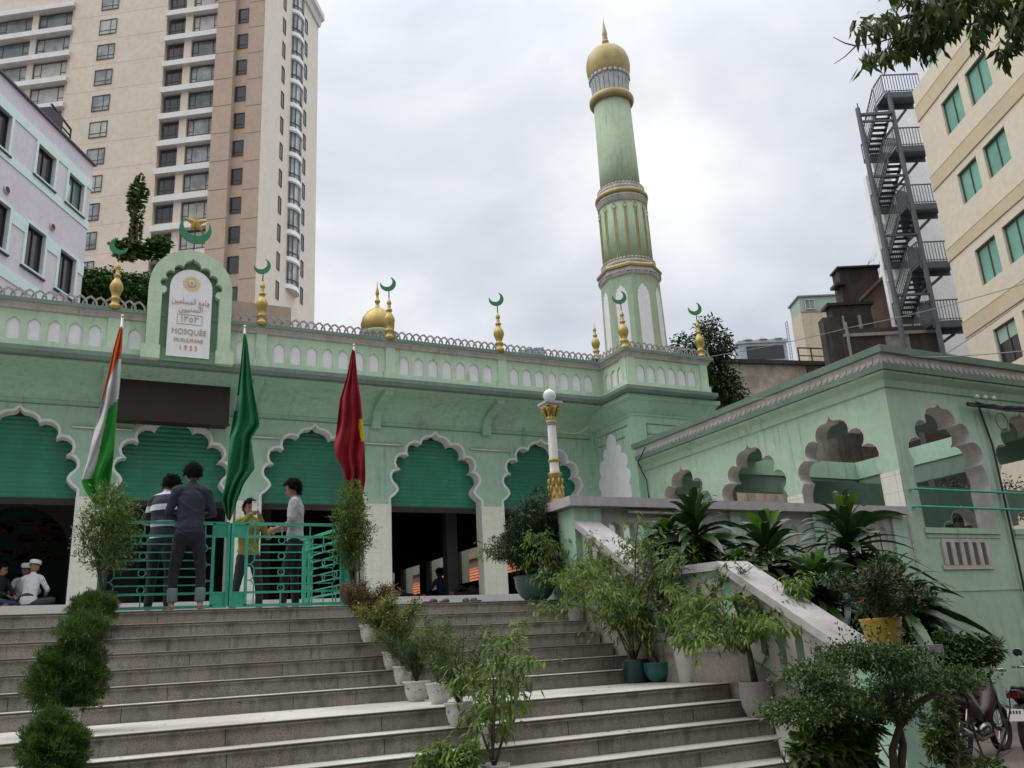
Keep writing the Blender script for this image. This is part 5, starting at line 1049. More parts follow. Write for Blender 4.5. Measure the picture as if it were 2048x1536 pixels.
person('man in dark clothes lying on the hall floor beside the left pillar', (c_.x-.3, 22.0, ZF), R(170), 1.7, [skin, mat('brown shirt', (.05, .035, .03), .85), mat('dark trousers', (.015, .015, .018), .9), black], {**lie, **A(kneeL=(-.42, -.02, .16), neck=(.54, 0, .22), head=(.68, 0, .22), chest=(.36, 0, .16))})
# ------------------------------------------------------------------ vegetation
RG = np.random.default_rng(5)
def lm(n, c, c2, tr=.25, rough=.6, spec=.25): return mat(n, c, rough, col2=c2, ns=3.5, trans=tr, spec=spec, island=.5)
L_jun = lm('juniper leaf', (.065, .120, .024), (.020, .052, .012)); L_fic = lm('ficus leaf', (.085, .14, .03), (.03, .06, .02), .2, .4); L_lan = lm('lance leaf', (.13, .21, .04), (.05, .10, .022), .35)
L_drk = lm('dark leaf', (.03, .055, .022), (.012, .028, .012), .12, .35); L_red = lm('reddish leaf', (.10, .075, .03), (.04, .07, .02), .25); L_yel = lm('yellow green leaf', (.13, .16, .035), (.05, .09, .02), .25)
L_str = lm('strap leaf', (.022, .055, .012), (.010, .026, .008), .12, .3, .6); L_strl = lm('young strap leaf', (.07, .17, .02), (.03, .09, .012), .3, .35); L_sky = lm('canopy leaf', (.05, .08, .018), (.022, .04, .01), .35, .4)
L_hed = lm('hedge leaf', (.038, .075, .018), (.012, .03, .009), .2, .5); bark = mat('bark', (.10, .075, .055), .9, .4, 14, bump=.4); stem = mat('green stem', (.10, .10, .05), .8, .3, 10)
redf = mat('red flower', (.45, .012, .02), .6); orf = mat('orange flower', (.6, .25, .03), .6)
def nz(v): return v/np.maximum(1e-9, np.linalg.norm(v, axis=-1, keepdims=True))
def leafmesh(P, D, Ln, Wd, mt, name='foliage', parent=None, droop=0., seg=1, fold=.25, off=(0, 0, 0), mi=None):
    P = np.asarray(P, float).reshape(-1, 3); D = nz(np.asarray(D, float).reshape(-1, 3)); n = len(P)
    Ln = np.broadcast_to(Ln, n).reshape(n, 1); Wd = np.broadcast_to(Wd, n).reshape(n, 1)
    S_ = np.cross(D, np.array([0, 0, 1.])+RG.normal(0, .35, (n, 3))); S_ = nz(S_+1e-6); U = np.cross(S_, D)
    if seg == 1:
        mid = P+D*Ln*.5-np.array([0, 0, 1])*droop*Ln*.2; tip = P+D*Ln-np.array([0, 0, 1])*droop*Ln
        V = np.stack([P, mid-S_*Wd/2-U*Wd*fold, tip, mid+S_*Wd/2-U*Wd*fold, mid], 1).reshape(-1, 3); b = (np.arange(n)*5)[:, None]
        F_ = np.concatenate([b+np.array([[0, 1, 4]]), b+np.array([[1, 2, 4]]), b+np.array([[2, 3, 4]]), b+np.array([[3, 0, 4]])]); k = 3
    else:
        rows = []
        for j in range(seg+1):
            t = j/seg; w = Wd*(math.sin(math.pi*min(1, t*.82+.14))**.8 if j < seg else .04); c = P+D*Ln*t-np.array([0, 0, 1])*droop*Ln*t*t
            rows += [c-S_*w/2, c-U*w*fold*-.0-U*w*fold, c+S_*w/2]
        V = np.stack(rows, 1).reshape(-1, 3); b = (np.arange(n)*3*(seg+1))[:, None]; q = []
        for j in range(seg): q += [b+np.array([[3*j, 3*j+1, 3*j+4, 3*j+3]]), b+np.array([[3*j+1, 3*j+2, 3*j+5, 3*j+4]])]
        F_ = np.concatenate(q); k = 4
    V = V-np.array(off); me = bpy.data.meshes.new(name); nf = len(F_)
    me.vertices.add(len(V)); me.vertices.foreach_set('co', V.astype(np.float32).ravel()); me.loops.add(nf*k); me.loops.foreach_set('vertex_index', F_.astype(np.int32).ravel())
    me.polygons.add(nf); me.polygons.foreach_set('loop_start', (np.arange(nf)*k).astype(np.int32)); me.update(calc_edges=True)
    for q in (mt if isinstance(mt, list) else [mt]): me.materials.append(q)
    if mi is not None: me.polygons.foreach_set('material_index', np.tile(mi, nf//n).astype(np.int32))
    if seg > 1: me.polygons.foreach_set('use_smooth', [True]*nf)
    return link(bpy.data.objects.new(name, me), parent)
def blob(balls, n, surf=.62):
    """points and outward directions through a union of ellipsoids [(c, r)], mostly near the lumpy surface"""
    vol = np.array([b[1][0]*b[1][1]*b[1][2] for b in balls]); ks = RG.choice(len(balls), n, p=vol/vol.sum()); d = nz(RG.normal(size=(n, 3)))
    C = np.array([b[0] for b in balls], float)[ks]; Rr = np.array([b[1] for b in balls], float)[ks]
    lump = 1+.16*np.sin(d[:, 0]*7+ks*2.1)*np.sin(d[:, 1]*6+1+ks)+.12*np.sin(d[:, 2]*9+d[:, 0]*5)
    r = (surf+(1-surf)*RG.random(n)**.6)*lump; return C+d*Rr*r[:, None], nz(d/Rr)
def grow(base, H, spread, nst, lean=.3, sub=5, droopy=0., seed=0, lean_dir=None, wob=.12):
    """stems -> twigs; returns polylines with radii and twig points with directions"""
    g_ = np.random.default_rng(seed); lines = []; tips = []
    for s_ in range(nst):
        a = 2*math.pi*(s_+g_.random()*.7)/nst; d = np.array([math.cos(a)*lean, math.sin(a)*lean, 1.]); 
        if lean_dir is not None: d[:2] += lean_dir
        d /= np.linalg.norm(d); p = np.array(base, float); h = H*g_.uniform(.7, 1.05); n = 8; pts = [p.copy()]
        for j in range(n):
            d = d+g_.normal(0, wob, 3); d[2] = max(d[2], .15)-droopy*.06*j; d /= np.linalg.norm(d); p = p+d*h/n; pts.append(p.copy())
            if j >= 1:
                for _ in range(sub if j > 1 else 1):
                    b_ = g_.uniform(0, 2*math.pi); e_ = np.array([math.cos(b_), math.sin(b_), g_.uniform(.1, .9)]); e_ /= np.linalg.norm(e_); l = spread*g_.uniform(.35, 1)*(1.05-j/n*.55); q = p.copy(); tw = [q.copy()]
                    for i in range(4):
                        e_ = e_+g_.normal(0, .15, 3); e_[2] -= droopy*.35*(i+1)/2; e_ /= np.linalg.norm(e_); q = q+e_*l/4; tw.append(q.copy()); tips.append((q.copy(), e_.copy()))
                    lines.append((tw, .0035))
        tips.append((p.copy(), d.copy())); lines.append((pts, .010))
    return lines, tips
def wood(lines, k, parent, off=(0, 0, 0), mt=None, name='stems'):
    m = M(); o = Vector(off)
    for pts, r in lines: m.tube([Vector(p)-o for p in pts], [r*k*(1-.6*i/(len(pts)-1)) for i in range(len(pts))], 5, cap=False)
    return m.obj(name, [mt or bark], parent)
def scatter_leaves(tips, per, Ln, Wd, mt, parent, off, droop=.3, jit=.03, down=0., seed=1, mi=None):
    g_ = np.random.default_rng(seed); P = np.repeat([t[0] for t in tips], per, 0)+g_.normal(0, jit, (len(tips)*per, 3)); D = np.repeat([t[1] for t in tips], per, 0)+g_.normal(0, .75, (len(tips)*per, 3)); D[:, 2] -= down
    ln = Ln*g_.uniform(.6, 1.15, len(P)); return leafmesh(P, D, ln, ln*Wd/Ln, mt, 'foliage', parent, droop, off=off, mi=(g_.random(len(P)) < .045).astype(int)+(g_.random(len(P)) < .03) if isinstance(mt, list) else None)
POTW = mat('white glazed pot', (.50, .49, .46), .35, .15, 9, streak=.4, scol=(.2, .18, .15)); BLUE = mat('blue glaze', (.05, .10, .22), .4); soil = mat('potting soil', (.03, .022, .018), .95)
def pot(kind, r, h, mt, parent):
    m = M()
    pr = {'flare': [(r*.55, 0), (r*.6, .01), (r*.58, .02), (r*.72, h*.18), (r*.86, h*.55), (r*.9, h*.88), (r*1.02, h*.93), (r*1.02, h), (r*.9, h), (r*.85, h*.88)],
          'cone': [(r*.68, 0), (r*.72, .01), (r*.96, h*.93), (r*1.0, h), (r*.93, h), (r*.9, h*.9)], 'bowl': [(r*.45, 0), (r*.5, .01), (r*.75, h*.2), (r*.95, h*.55), (r*.97, h*.9), (r*1.03, h*.95), (r*1.03, h), (r*.93, h), (r*.9, h*.9)],
          'round': [(r*.62, 0), (r*.68, .01), (r*.92, h*.3), (r*1.0, h*.6), (r*.97, h*.93), (r*1.0, h), (r*.9, h), (r*.88, h*.9)]}[kind]
    m.lathe(pr, n=28); b = m.obj('pot', [mt], parent); m = M(); m.lathe([(.0, h*.88), (r*.88, h*.9)], n=20); m.obj('soil', [soil], parent)
    if mt is POTW and kind == 'flare':
        m = M(); g_ = random.Random(int(r*1e5))
        for k in range(7):
            a0 = 2*math.pi*k/7
            for j in range(5):
                a = a0+g_.uniform(-.28, .28); z = h*g_.uniform(.42, .72); w = g_.uniform(.05, .12); t_ = g_.uniform(-.5, .5)
                rr = r*(.8+.12*(z/h)); P = [(-w, 0), (0, w*.5), (w, 0), (0, -w*.35)]
                m.add([((rr+.004)*math.cos(a+x*math.cos(t_)), (rr+.004)*math.sin(a+x*math.cos(t_)), z+r*(x*math.sin(t_)+y)) for x, y in P], [(0, 1, 2, 3)])
        m.obj('blue_motif', [BLUE], b)
    return b
def seat(px, py):
    best = None
    for k in range(15):
        y, z = st(k); yb = st(k-1)[0] if k else 12.0
        if z < 1.58: p = at(px, py, 'Z', z); c = min(max(p.y, y+.1), yb-.1)
        else: c = y+.15
        p = at(px, py, 'Y', c); e_ = abs(p.z-z)
        if best is None or e_ < best[0]: best = (e_, Vector((p.x, c, z)), k)
    return best[1]
def depth(p): return (Vector(p)-CAM).dot(FW)
def pxm(p, w): return w/F_PX*depth(p)
potgrp = 'potted plants lining the stairs'
def potted(name, lab, base, kind, wpx, hpx, mt, fol):
    base = Vector(base); r = pxm(base, wpx)/2; h = pxm(base, hpx)*1.03; t = thing(name, lab, 'potted plant', base, group=potgrp); pot(kind, r, h, mt, t); fol(t, h, r); return t
def shrub(H, spread, nst, mt, leaf=.045, wd=.018, per=5, droopy=0., down=0., droop=.2, sub=5, lean=.3, seed=1, wk=1., ld=None, wob=.12, jit=.03):
    def f(t, h, r):
        li, ti = grow((0, 0, h*.88), H, spread, nst, lean, sub, droopy, seed, ld, wob); wood(li, wk, t); scatter_leaves(ti, per, leaf, wd, mt, t, (0, 0, 0), droop, jit, down, seed)
    return f
YG = [L_yel, orf]; RD = [L_red, redf, L_yel]; LN = [L_lan, L_yel, L_lan]
potted('potted_shrub', 'reddish leaved shrub in a white and blue pot, highest pot of the middle row', seat(738, 1288), 'flare', 40, 33, POTW, shrub(.55, .17, 9, RD, .035, .014, 7, seed=2, lean=.5))
potted('potted_shrub', 'dense yellow and orange leaved shrub, second pot down the middle row', seat(785, 1342), 'flare', 42, 34, POTW, shrub(.58, .19, 11, [L_yel, orf, L_yel], .032, .015, 9, seed=3, lean=.45))
potted('potted_shrub', 'thin green shrub in a small white pot tucked behind the bigger white pots', seat(806, 1371), 'flare', 42, 35, POTW, shrub(.5, .12, 9, L_fic, .028, .009, 5, seed=4, lean=.35))
potted('potted_shrub', 'wispy green shrub in the left of two white and blue pots on the landing', seat(834, 1403), 'flare', 56, 38, POTW, shrub(.46, .13, 14, L_hed, .026, .007, 5, seed=5, lean=.35, sub=4))
potted('potted_shrub', 'upright green shrub in the right of two white and blue pots on the landing', seat(879, 1408), 'flare', 54, 39, POTW, shrub(.62, .11, 12, [L_fic, L_yel], .028, .009, 5, seed=6, lean=.25, sub=4))
potted('potted_shrub', 'twiggy shrub of many upright stems in the white and blue pot below the landing', seat(919, 1455), 'flare', 60, 44, POTW, shrub(.68, .15, 18, [L_fic, L_red], .024, .009, 4, seed=7, lean=.45, sub=4, wk=.8))
potted('potted_shrub', 'tall shrub with long drooping bright leaves in a white pot at the bottom centre', seat(990, 1575), 'flare', 64, 60, POTW, shrub(1.05, .24, 6, LN, .085, .028, 2, .5, .5, .45, 3, .4, seed=8, wk=1.1, ld=(.12, .05)))
potted('potted_shrub', 'flowering shrub with small yellow and orange heads beside the drooping shrub', seat(975, 1500), 'flare', 40, 36, POTW, shrub(.62, .10, 8, [L_yel, orf, L_lan], .022, .012, 3, seed=28, lean=.35, sub=2))
potted('potted_shrub', 'low bright leaved shrub at the bottom edge left of the drooping shrub', seat(915, 1600), 'flare', 60, 40, POTW, shrub(.30, .18, 6, LN, .07, .024, 3, .3, .3, .3, 4, .6, seed=9))
greyp = mat('grey cement pot', (.30, .285, .27), .8, .2, 8, streak=.4); dgp = mat('dark green glaze', (.012, .05, .045), .3, .2, 6); tgp = mat('teal glaze', (.02, .13, .115), .3, .15, 6); whp = mat('off white pot', (.50, .48, .44), .6, .1, 6, streak=.3); yp = mat('yellow glaze', (.38, .26, .025), .35, .2, 7); blk = mat('black pot', (.015, .016, .017), .5)
potted('potted_shrub', 'yellow green drooping shrub in a grey pot beside the dark green bonsai', seat(1153, 1238), 'cone', 42, 34, greyp, shrub(1.45, .5, 9, LN, .075, .024, 4, .5, .5, .4, 4, .6, seed=10, wk=1.3))
potted('potted_shrub', 'tall drooping shrub in a dark green square shouldered pot on the landing', seat(1272, 1360), 'cone', 58, 44, dgp, shrub(1.75, .6, 9, LN, .075, .024, 4, .55, .5, .4, 4, .5, seed=11, wk=1.4, ld=(-.15, 0)))
potted('potted_shrub', 'twiggy drooping shrub in a teal bowl on the landing', seat(1320, 1364), 'bowl', 64, 37, tgp, shrub(1.5, .5, 7, LN, .075, .024, 4, .5, .5, .4, 3, .35, seed=12, wk=1.3))
potted('potted_shrub', 'drooping shrub in a tall off white conical pot on the landing', seat(1380, 1364), 'cone', 58, 68, whp, shrub(1.4, .5, 6, LN, .08, .025, 3, .3, .35, .4, 4, .6, seed=13, wk=1.5, ld=(.15, 0)))
def banana(t, h, r):
    m = M(); m.tube([(0, 0, h*.8), (-.03, 0, .6), (-.08, 0, .95), (-.16, 0, 1.15)], [.035, .028, .022, .015], 8); m.obj('stems', [bark], t)
    li, ti = grow((-.1, 0, .6), .95, .5, 6, .9, 5, .5, 14); wood(li, 1.2, t); scatter_leaves(ti, 4, .085, .026, LN, t, (0, 0, 0), .5, .03, .5, 14)
    P = [(-.12, 0, 1.1)]*6; D = [(math.cos(a), math.sin(a)*.6, .35) for a in np.linspace(0, 5.5, 6)]; leafmesh(P, D, .5, .07, L_lan, 'long_leaves', t, .5, 5)
potted('potted_shrub', 'thick stemmed plant with drooping leaves in a big round cement pot on the steps', seat(1520, 1438), 'round', 68, 66, greyp, banana)
def bigl(t, h, r):
    P = [(RG.normal(0, .03), RG.normal(0, .03), h) for _ in range(16)]; D = [(math.cos(a), math.sin(a)*.7, RG.uniform(.3, 1.2)) for a in np.linspace(0, 12, 16)]; leafmesh(P, D, RG.uniform(.25, .42, 16), .10, [L_lan], 'foliage', t, .6, 5)
potted('potted_plant', 'broad leaved plant in a tall pale conical pot at the foot of the parapet', seat(1588, 1522), 'cone', 62, 84, whp, bigl)
# bonsai, ficus bushes
def bon(t, h, r):
    balls = [((0, 0, h+.45), (.34, .3, .30)), ((-.26, 0, h+.36), (.24, .22, .17)), ((.28, .05, h+.42), (.26, .25, .24)), ((.02, 0, h+.74), (.24, .22, .18)), ((.1, 0, h+.98), (.12, .12, .14)), ((-.12, -.1, h+.2), (.24, .2, .14)), ((.24, -.1, h+.22), (.2, .2, .14)), ((-.44, -.05, h+.28), (.13, .12, .08))]
    balls = [((c[0]*1.3, c[1]*1.3, h+(c[2]-h)*1.12), (r_[0]*1.3, r_[1]*1.3, r_[2]*1.25)) for c, r_ in balls]; P, D = blob(balls, 9000, .35); q = len(P); P = np.repeat(P, 3, 0)+RG.normal(0, .012, (q*3, 3)); D = np.repeat(D, 3, 0)+RG.normal(0, .7, (q*3, 3)); leafmesh(P, D, .055, .012, [L_drk], 'foliage', t, .1, fold=.1)
    m = M(); m.tube([(0, 0, h*.8), (.03, 0, h+.15), (-.03, 0, h+.3), (.02, 0, h+.55), (.05, 0, h+.8)], [.05, .045, .035, .025, .01], 8)
    for a in ((-.3, 0, h+.34), (.28, 0, h+.38), (-.1, -.1, h+.2), (.2, -.08, h+.24)): m.tube([(0, 0, h+.2), (a[0]*.5, a[1], a[2]-.05), a], [.03, .02, .01], 6)
    m.obj('trunk', [bark], t)
b0 = at(1072, 1196, 'Y', 11.05); b0.z = ZT
potted('potted_bonsai', 'dark needled bonsai tree in a wide dark green bowl at the head of the stairs', b0, 'bowl', 84, 48, mat('bonsai bowl', (.02, .075, .065), .4, .2, 6), bon)
def ficus(w, H, seed):
    def f(t, h, r):
        g_ = np.random.default_rng(seed); balls = []
        for k in range(13):
            z = .28+H*k/13; ww = w*math.sin(math.pi*(.22+.7*k/13))**.8; balls.append(((g_.uniform(-.06, .06), g_.uniform(-.05, .05), h+z), (ww, ww, H*.085)))
        P, D = blob(balls, 1700, .3); q = len(P); P = np.repeat(P, 3, 0)+g_.normal(0, .02, (q*3, 3)); D = np.repeat(D, 3, 0)+g_.normal(0, .6, (q*3, 3))+np.array([0, 0, .45]); leafmesh(P, D, g_.uniform(.035, .065, len(P)), .018, [L_fic, L_lan], 'foliage', t, .1, mi=(P[:, 2] > h+H*.8).astype(int)*(g_.random(len(P)) < .6))
        li, ti = grow((0, 0, h*.8), H*.95, w*.8, 5, .16, 3, 0, seed); wood(li, 1.3, t)
    return f
b0 = at(203, 1205, 'Y', 11.02); b0.z = ZT
potted('potted_ficus', 'tall green ficus bush in a black pot left of the gate', b0, 'round', 58, 40, blk, ficus(.34, .98, 21))
b0 = at(706, 1200, 'Y', 11.02); b0.z = ZT
potted('potted_ficus', 'narrow green ficus bush in a black pot right of the gate', b0, 'round', 52, 40, blk, ficus(.25, 1.05, 22))
# topiary junipers
def topi(lab, base, balls, potp, n):
    t = thing('topiary_juniper', lab, 'topiary', base, group='clipped junipers on the left of the stairs'); pot('flare', potp[0], potp[1], POTW, t)
    balls = [(c, tuple(x*.84 for x in r_)) for c, r_ in balls]; P, D = blob(balls, n, .5); q = len(P); P = np.repeat(P, 4, 0)+RG.normal(0, .008, (q*4, 3)); D = np.repeat(D, 4, 0)*.9+RG.normal(0, .55, (q*4, 3))+np.array([0, 0, .5]); leafmesh(P, D, RG.uniform(.025, .05, len(P)), .008, [L_jun], 'foliage', t, 0, fold=.1)
    m = M(); m.tube([(0, 0, potp[1]*.8), (0, 0, potp[1]+.25)], .02, 7)
    m.lathe([(.02, -.6), (.5, -.3), (.62, 0), (.45, .4), (.02, .6)], (0, 0), 0, 12, 0, F=lambda x, y, z: Vector((balls[0][0][0]+x*balls[0][1][0], balls[0][0][1]+y*balls[0][1][1], balls[0][0][2]+z*balls[0][1][2]))); m.obj('trunk', [mat('juniper wood and dark core', (.03, .03, .015), .9)], t)  # ellipsoid is a dark core standing in for shade inside the foliage
p = seat(180, 1268)
topi('dark round clipped juniper, highest of the three by the stairs', p, [((0, 0, .30), (.27, .25, .22)), ((-.02, 0, .16), (.2, .2, .14))], (.13, .16), 5200)
p = seat(122, 1468); f_ = pxm(p, 1)
topi('largest clipped juniper with bulging lobes in the middle of the left row', p, [((f_*5, 0, f_*125), (f_*82, .33, f_*62)), ((f_*25, 0, f_*195), (f_*58, .28, f_*45)), ((-f_*25, -.05, f_*90), (f_*62, .28, f_*48)), ((f_*35, 0, f_*90), (f_*55, .26, f_*52)), ((0, 0, f_*55), (f_*45, .2, f_*35))], (.15, .2), 9500)
p = seat(95, 1600); f_ = pxm(p, 1)
topi('lowest clipped juniper at the bottom left corner', p, [((0, 0, f_*85), (f_*76, .30, f_*58)), ((-f_*5, 0, f_*125), (f_*40, .2, f_*38)), ((f_*25, 0, f_*60), (f_*45, .22, f_*40))], (.14, .18), 8000)
# dracaenas in the bed
def drac(lab, base, trunks, seed):
    t = thing('dracaena', lab, 'dracaena', base, group='dracaenas behind the stair parapet'); g_ = np.random.default_rng(seed); P = []; D = []; Ln = []; mi = []; m = M()
    for (dx, dy, H, sc_) in trunks:
        m.tube([(dx*.3, dy*.3, 0), (dx*.8, dy*.8, H*.5), (dx, dy, H)], [.035, .03, .022], 7)
        for k in range(80):
            f = k/80; el = R(82-118*f)+g_.normal(0, .12); a = k*2.399+g_.normal(0, .2); P.append((dx, dy, H-.38*f*sc_)); D.append((math.cos(a)*math.cos(el), math.sin(a)*math.cos(el), math.sin(el)+.1)); Ln.append(sc_*g_.uniform(.5, .8)*(.75+.4*f)); mi.append(1 if (f < .16 and g_.random() < .6) else 0)
    m.obj('stems', [bark], t); leafmesh(P, D, Ln, .10, [L_str, L_strl], 'strap_leaves', t, .55, 6, .12, mi=np.array(mi))
def bedp(px, py, Y): p = at(px, py, 'Y', Y); z = .9 if p.x < 7.25 else .25; return Vector((p.x, Y, z)), p.z-z
for lab, px, py, Y, tr, sd in (('tall striped dracaena left of the others, in front of the terrace slots', 1395, 1085, 8.6, [(0, 0, .12, 1.35), (.3, .2, -.3, .8)], 31), ('smaller dracaena low beside the sloping coping', 1335, 1105, 8.9, [(0, 0, 0, .95)], 32), ('middle dark green dracaena behind the stair coping', 1540, 1135, 7.8, [(0, 0, .12, 1.3), (-.35, .1, -.2, .9), (.3, 0, -.4, .9)], 33), ('right dracaena with upright bright centre leaves in front of the arcade corner', 1700, 1110, 7.2, [(0, 0, .15, 1.35), (.3, .1, -.35, .9)], 34), ('low dracaena spilling over the lower coping', 1640, 1190, 6.9, [(0, 0, 0, 1.0)], 35), ('dark dracaena with long arching leaves behind the yellow pot', 1790, 1195, 6.7, [(0, 0, 0, 1.15), (.35, .1, -.25, .95)], 36)):
    b0, hz_ = bedp(px, py, Y); drac(lab, b0, [(a, b, hz_+c+.22, s_*1.05) for a, b, c, s_ in tr], sd)
# yellow pot with crown of thorns
b0 = at(1768, 1283, 'Y', 5.6); b0.z = 1.467; b0.x = min(b0.x, 6.42)
def crown(t, h, r):
    li, ti = grow((0, 0, h*.85), .62, .22, 7, .75, 4, 0, 41, wob=.2); wood(li, 1.8, t); g_ = np.random.default_rng(4)
    scatter_leaves(ti, 7, .05, .022, [L_drk, L_hed, L_red], t, (0, 0, 0), .2, .035, 0, 41)
    P = []
    for k in g_.choice(len(ti), 26): P += [ti[k][0]+g_.normal(0, .018, 3)+np.array([0, 0, .03]) for _ in range(7)]
    leafmesh(P, g_.normal(0, 1, (len(P), 3)), .022, .018, [redf], 'flowers', t)
potted('potted_crown_of_thorns', 'red flowering crown of thorns in a yellow pot on the pedestal', b0, 'cone', 84, 54, yp, crown)
# umbrella hedge tree and low bushes by the pedestal
b0 = at(1790, 1560, 'Y', 4.5); b0.z = 0
t = thing('spreading_shrub', 'wide flat topped shrub with twin twisted trunks in front of the pedestal', 'shrub', b0)
def rel(px, py, Y): return np.array(at(px, py, 'Y', Y))-np.array(b0)
balls = []
g_ = np.random.default_rng(8)
for px, py, w, h in ((1600, 1400, 45, 20), (1640, 1360, 60, 22), (1660, 1400, 60, 20), (1710, 1330, 70, 22), (1740, 1375, 70, 22), (1790, 1320, 80, 24), (1820, 1365, 80, 24), (1870, 1345, 80, 24), (1915, 1345, 50, 22), (1690, 1425, 50, 18), (1780, 1405, 60, 18), (1880, 1395, 50, 20)):
    c = rel(px, py, 4.5+g_.uniform(-.25, .25)); k = pxm(b0, 1); j_ = g_.normal(0, 14, 2)*k; balls.append((c+np.array([j_[0], 0, j_[1]]), (w*k*g_.uniform(.7, 1.1), .3, h*k*g_.uniform(.7, 1.15))))
P, D = blob(balls, 8000, .15); sp_ = g_.integers(0, len(P), 220); P = np.concatenate([P]+[P[sp_]+np.array([0, 0, .012])*q+D[sp_]*.022*q for q in range(1, 6)]); D = np.concatenate([D]+[D[sp_]]*5); P = np.repeat(P, 2, 0)+g_.normal(0, .02, (len(P)*2, 3)); D = np.repeat(D, 2, 0)*.6+g_.normal(0, .6, P.shape)+np.array([0, 0, .35]); leafmesh(P, D, g_.uniform(.02, .042, len(P)), .016, [L_hed, L_fic, L_fic], 'foliage', t, .2, mi=(g_.random(len(P)) < .3).astype(int)+(g_.random(len(P)) < .06))
m = M()
for pts in ([(1790, 1560), (1785, 1500), (1800, 1450), (1790, 1410), (1770, 1370)], [(1800, 1560), (1806, 1490), (1796, 1440), (1810, 1400), (1830, 1370)], [(1800, 1450), (1830, 1410), (1880, 1380)], [(1790, 1410), (1740, 1390), (1680, 1375)]): m.tube([Vector(rel(x, y, 4.5)) for x, y in pts], [.03, .026, .022, .018, .01][:len(pts)], 7)
m.obj('trunk', [bark], t)
def bush(name, lab, px, py, Y, gl, balls, n, lf, wd, mt, gz=0):
    b0 = at(px, py, 'Y', Y); b0.z = gz; t = thing(name, lab, 'shrub', b0); B = []
    k = pxm(b0, 1)
    for x, y, w, h in balls: B.append((np.array(at(x, y, 'Y', Y))-np.array(b0), (w*k, w*k*.6, h*k)))
    P, D = blob(B, n, .35); D = D+RG.normal(0, .6, D.shape)+np.array([0, 0, .2]); leafmesh(P, D, RG.uniform(.6, 1.1, n)*lf, wd, mt, 'foliage', t, .3)
    li, ti = grow((0, 0, 0), B[0][0][2]*1.1, .2, 6, .35, 3, 0, int(px)); wood(li, 1.5, t); return t
bush('leafy_bush', 'light leaved bush against the mint wall right of the yellow pot', 1960, 1480, 6.2, 0, [(1950, 1300, 70, 30), (1890, 1295, 50, 32), (1900, 1340, 50, 34)], 4200, .06, .03, [L_hed, L_lan])
bush('leafy_bush', 'dark broad leaved bush below the conical pot at the bottom right', 1660, 1560, 4.7, 0, [(1660, 1480, 55, 50), (1620, 1500, 40, 40), (1710, 1500, 45, 45), (1650, 1430, 50, 34), (1720, 1440, 40, 34)], 1900, .12, .05, L_fic)
bush('leafy_bush', 'yellowish bush in front of the motorbike wheels', 1890, 1520, 4.9, 0, [(1890, 1430, 30, 46), (1875, 1480, 36, 40), (1905, 1500, 36, 26), (1980, 1532, 40, 12)], 1900, .055, .026, [L_fic, L_yel])
# tree behind the turret
def tree(lab, px, py, Y, zg, balls, n, lf, mt=L_drk, trunk=True):
    b0 = at(px, py, 'Y', Y); b0.z = zg; t = thing('tree', lab, 'tree', b0); k = pxm(at(px, balls[0][1], 'Y', Y), 1); B = []
    for x, y, w, h in balls: B.append((np.array(at(x, y, 'Y', Y))-np.array(b0), (w*k, w*k, h*k)))
    P, D = blob(B, n, .25); D = D+RG.normal(0, .8, D.shape); leafmesh(P, D, RG.uniform(.6, 1.2, n)*lf, lf*.42, mt, 'crown', t, .3)
    m = M(); c = Vector(B[0][0]); m.tube([(0, 0, 0), (c.x*.3, c.y*.3, c.z*.5), c], [.22, .16, .06], 8)
    for q in B[1:]: m.tube([c*.55, (c*.55+Vector(q[0]))/2, Vector(q[0])], [.09, .05, .015], 5)
    m.obj('trunk', [bark], t)
bush('court_tree', 'dark leafy tree seen through the arcade openings', 1920, 1040, 15.2, ZT, [(1915, 1000, 45, 45), (1960, 1010, 50, 40), (1890, 1030, 40, 30), (2030, 1000, 40, 50), (1735, 1020, 22, 22)], 2600, .12, .05, [L_drk, L_hed], ZT)
tree('dark leafy tree behind the turret and the rightmost finial', 1440, 800, 21.5, 2, [(1420, 690, 42, 38), (1370, 690, 28, 22), (1450, 700, 24, 26), (1415, 650, 26, 16), (1440, 770, 42, 50), (1470, 790, 26, 26), (1420, 740, 34, 40), (1345, 690, 12, 10)], 5200, .17, L_drk)
# hedge and traveller's palm on the podium
B = [((x, 41.3+rnd.uniform(-.2, .1), 18.75+rnd.uniform(-.15, .15)), (.8, .7, .75)) for x in np.arange(-1.6, 5.2, .42)]
B += [((x, 41.3, 17.4), (.5, .3, .5)) for x in (-1, -.4, .3, 1.0)]
P, D = blob(B, 20000, .4); o = leafmesh(P, D+RG.normal(0, .6, D.shape)-np.array([0, 0, .3]), .18, .12, L_jun, 'hanging_hedge', pd, .5, off=(1, 42, 0))
m = M()
for k in range(9):
    x = rnd.uniform(.0, 2.6); p = Vector((x-1, 41.45-42, 17.9)); pts = [p]
    for j in range(6): p = p+Vector((rnd.uniform(-.25, .2), 0, -rnd.uniform(.15, .32))); pts.append(p)
    m.tube(pts, .02, 4)
m.obj('hanging_vines', [bark], pd)
pb = at(290, 520, 'Y', 43); t = thing('travellers_palm', 'tall narrow traveller palm with ragged fan leaves on the podium', 'palm', (pb.x, 43, 18.9)); Z0 = Vector((pb.x, 43, 18.9))
m = M(); k = lambda x, y: at(x, y, 'Y', 43)-Z0
m.tube([k(262, 520)*1.0, k(262, 470), k(268, 420)], [.1, .09, .06], 8); m.tube([k(272, 520), k(273, 470), k(274, 440)], [.08, .07, .05], 8); m.obj('trunk', [bark], t)
P = []; D = []; Ln = []
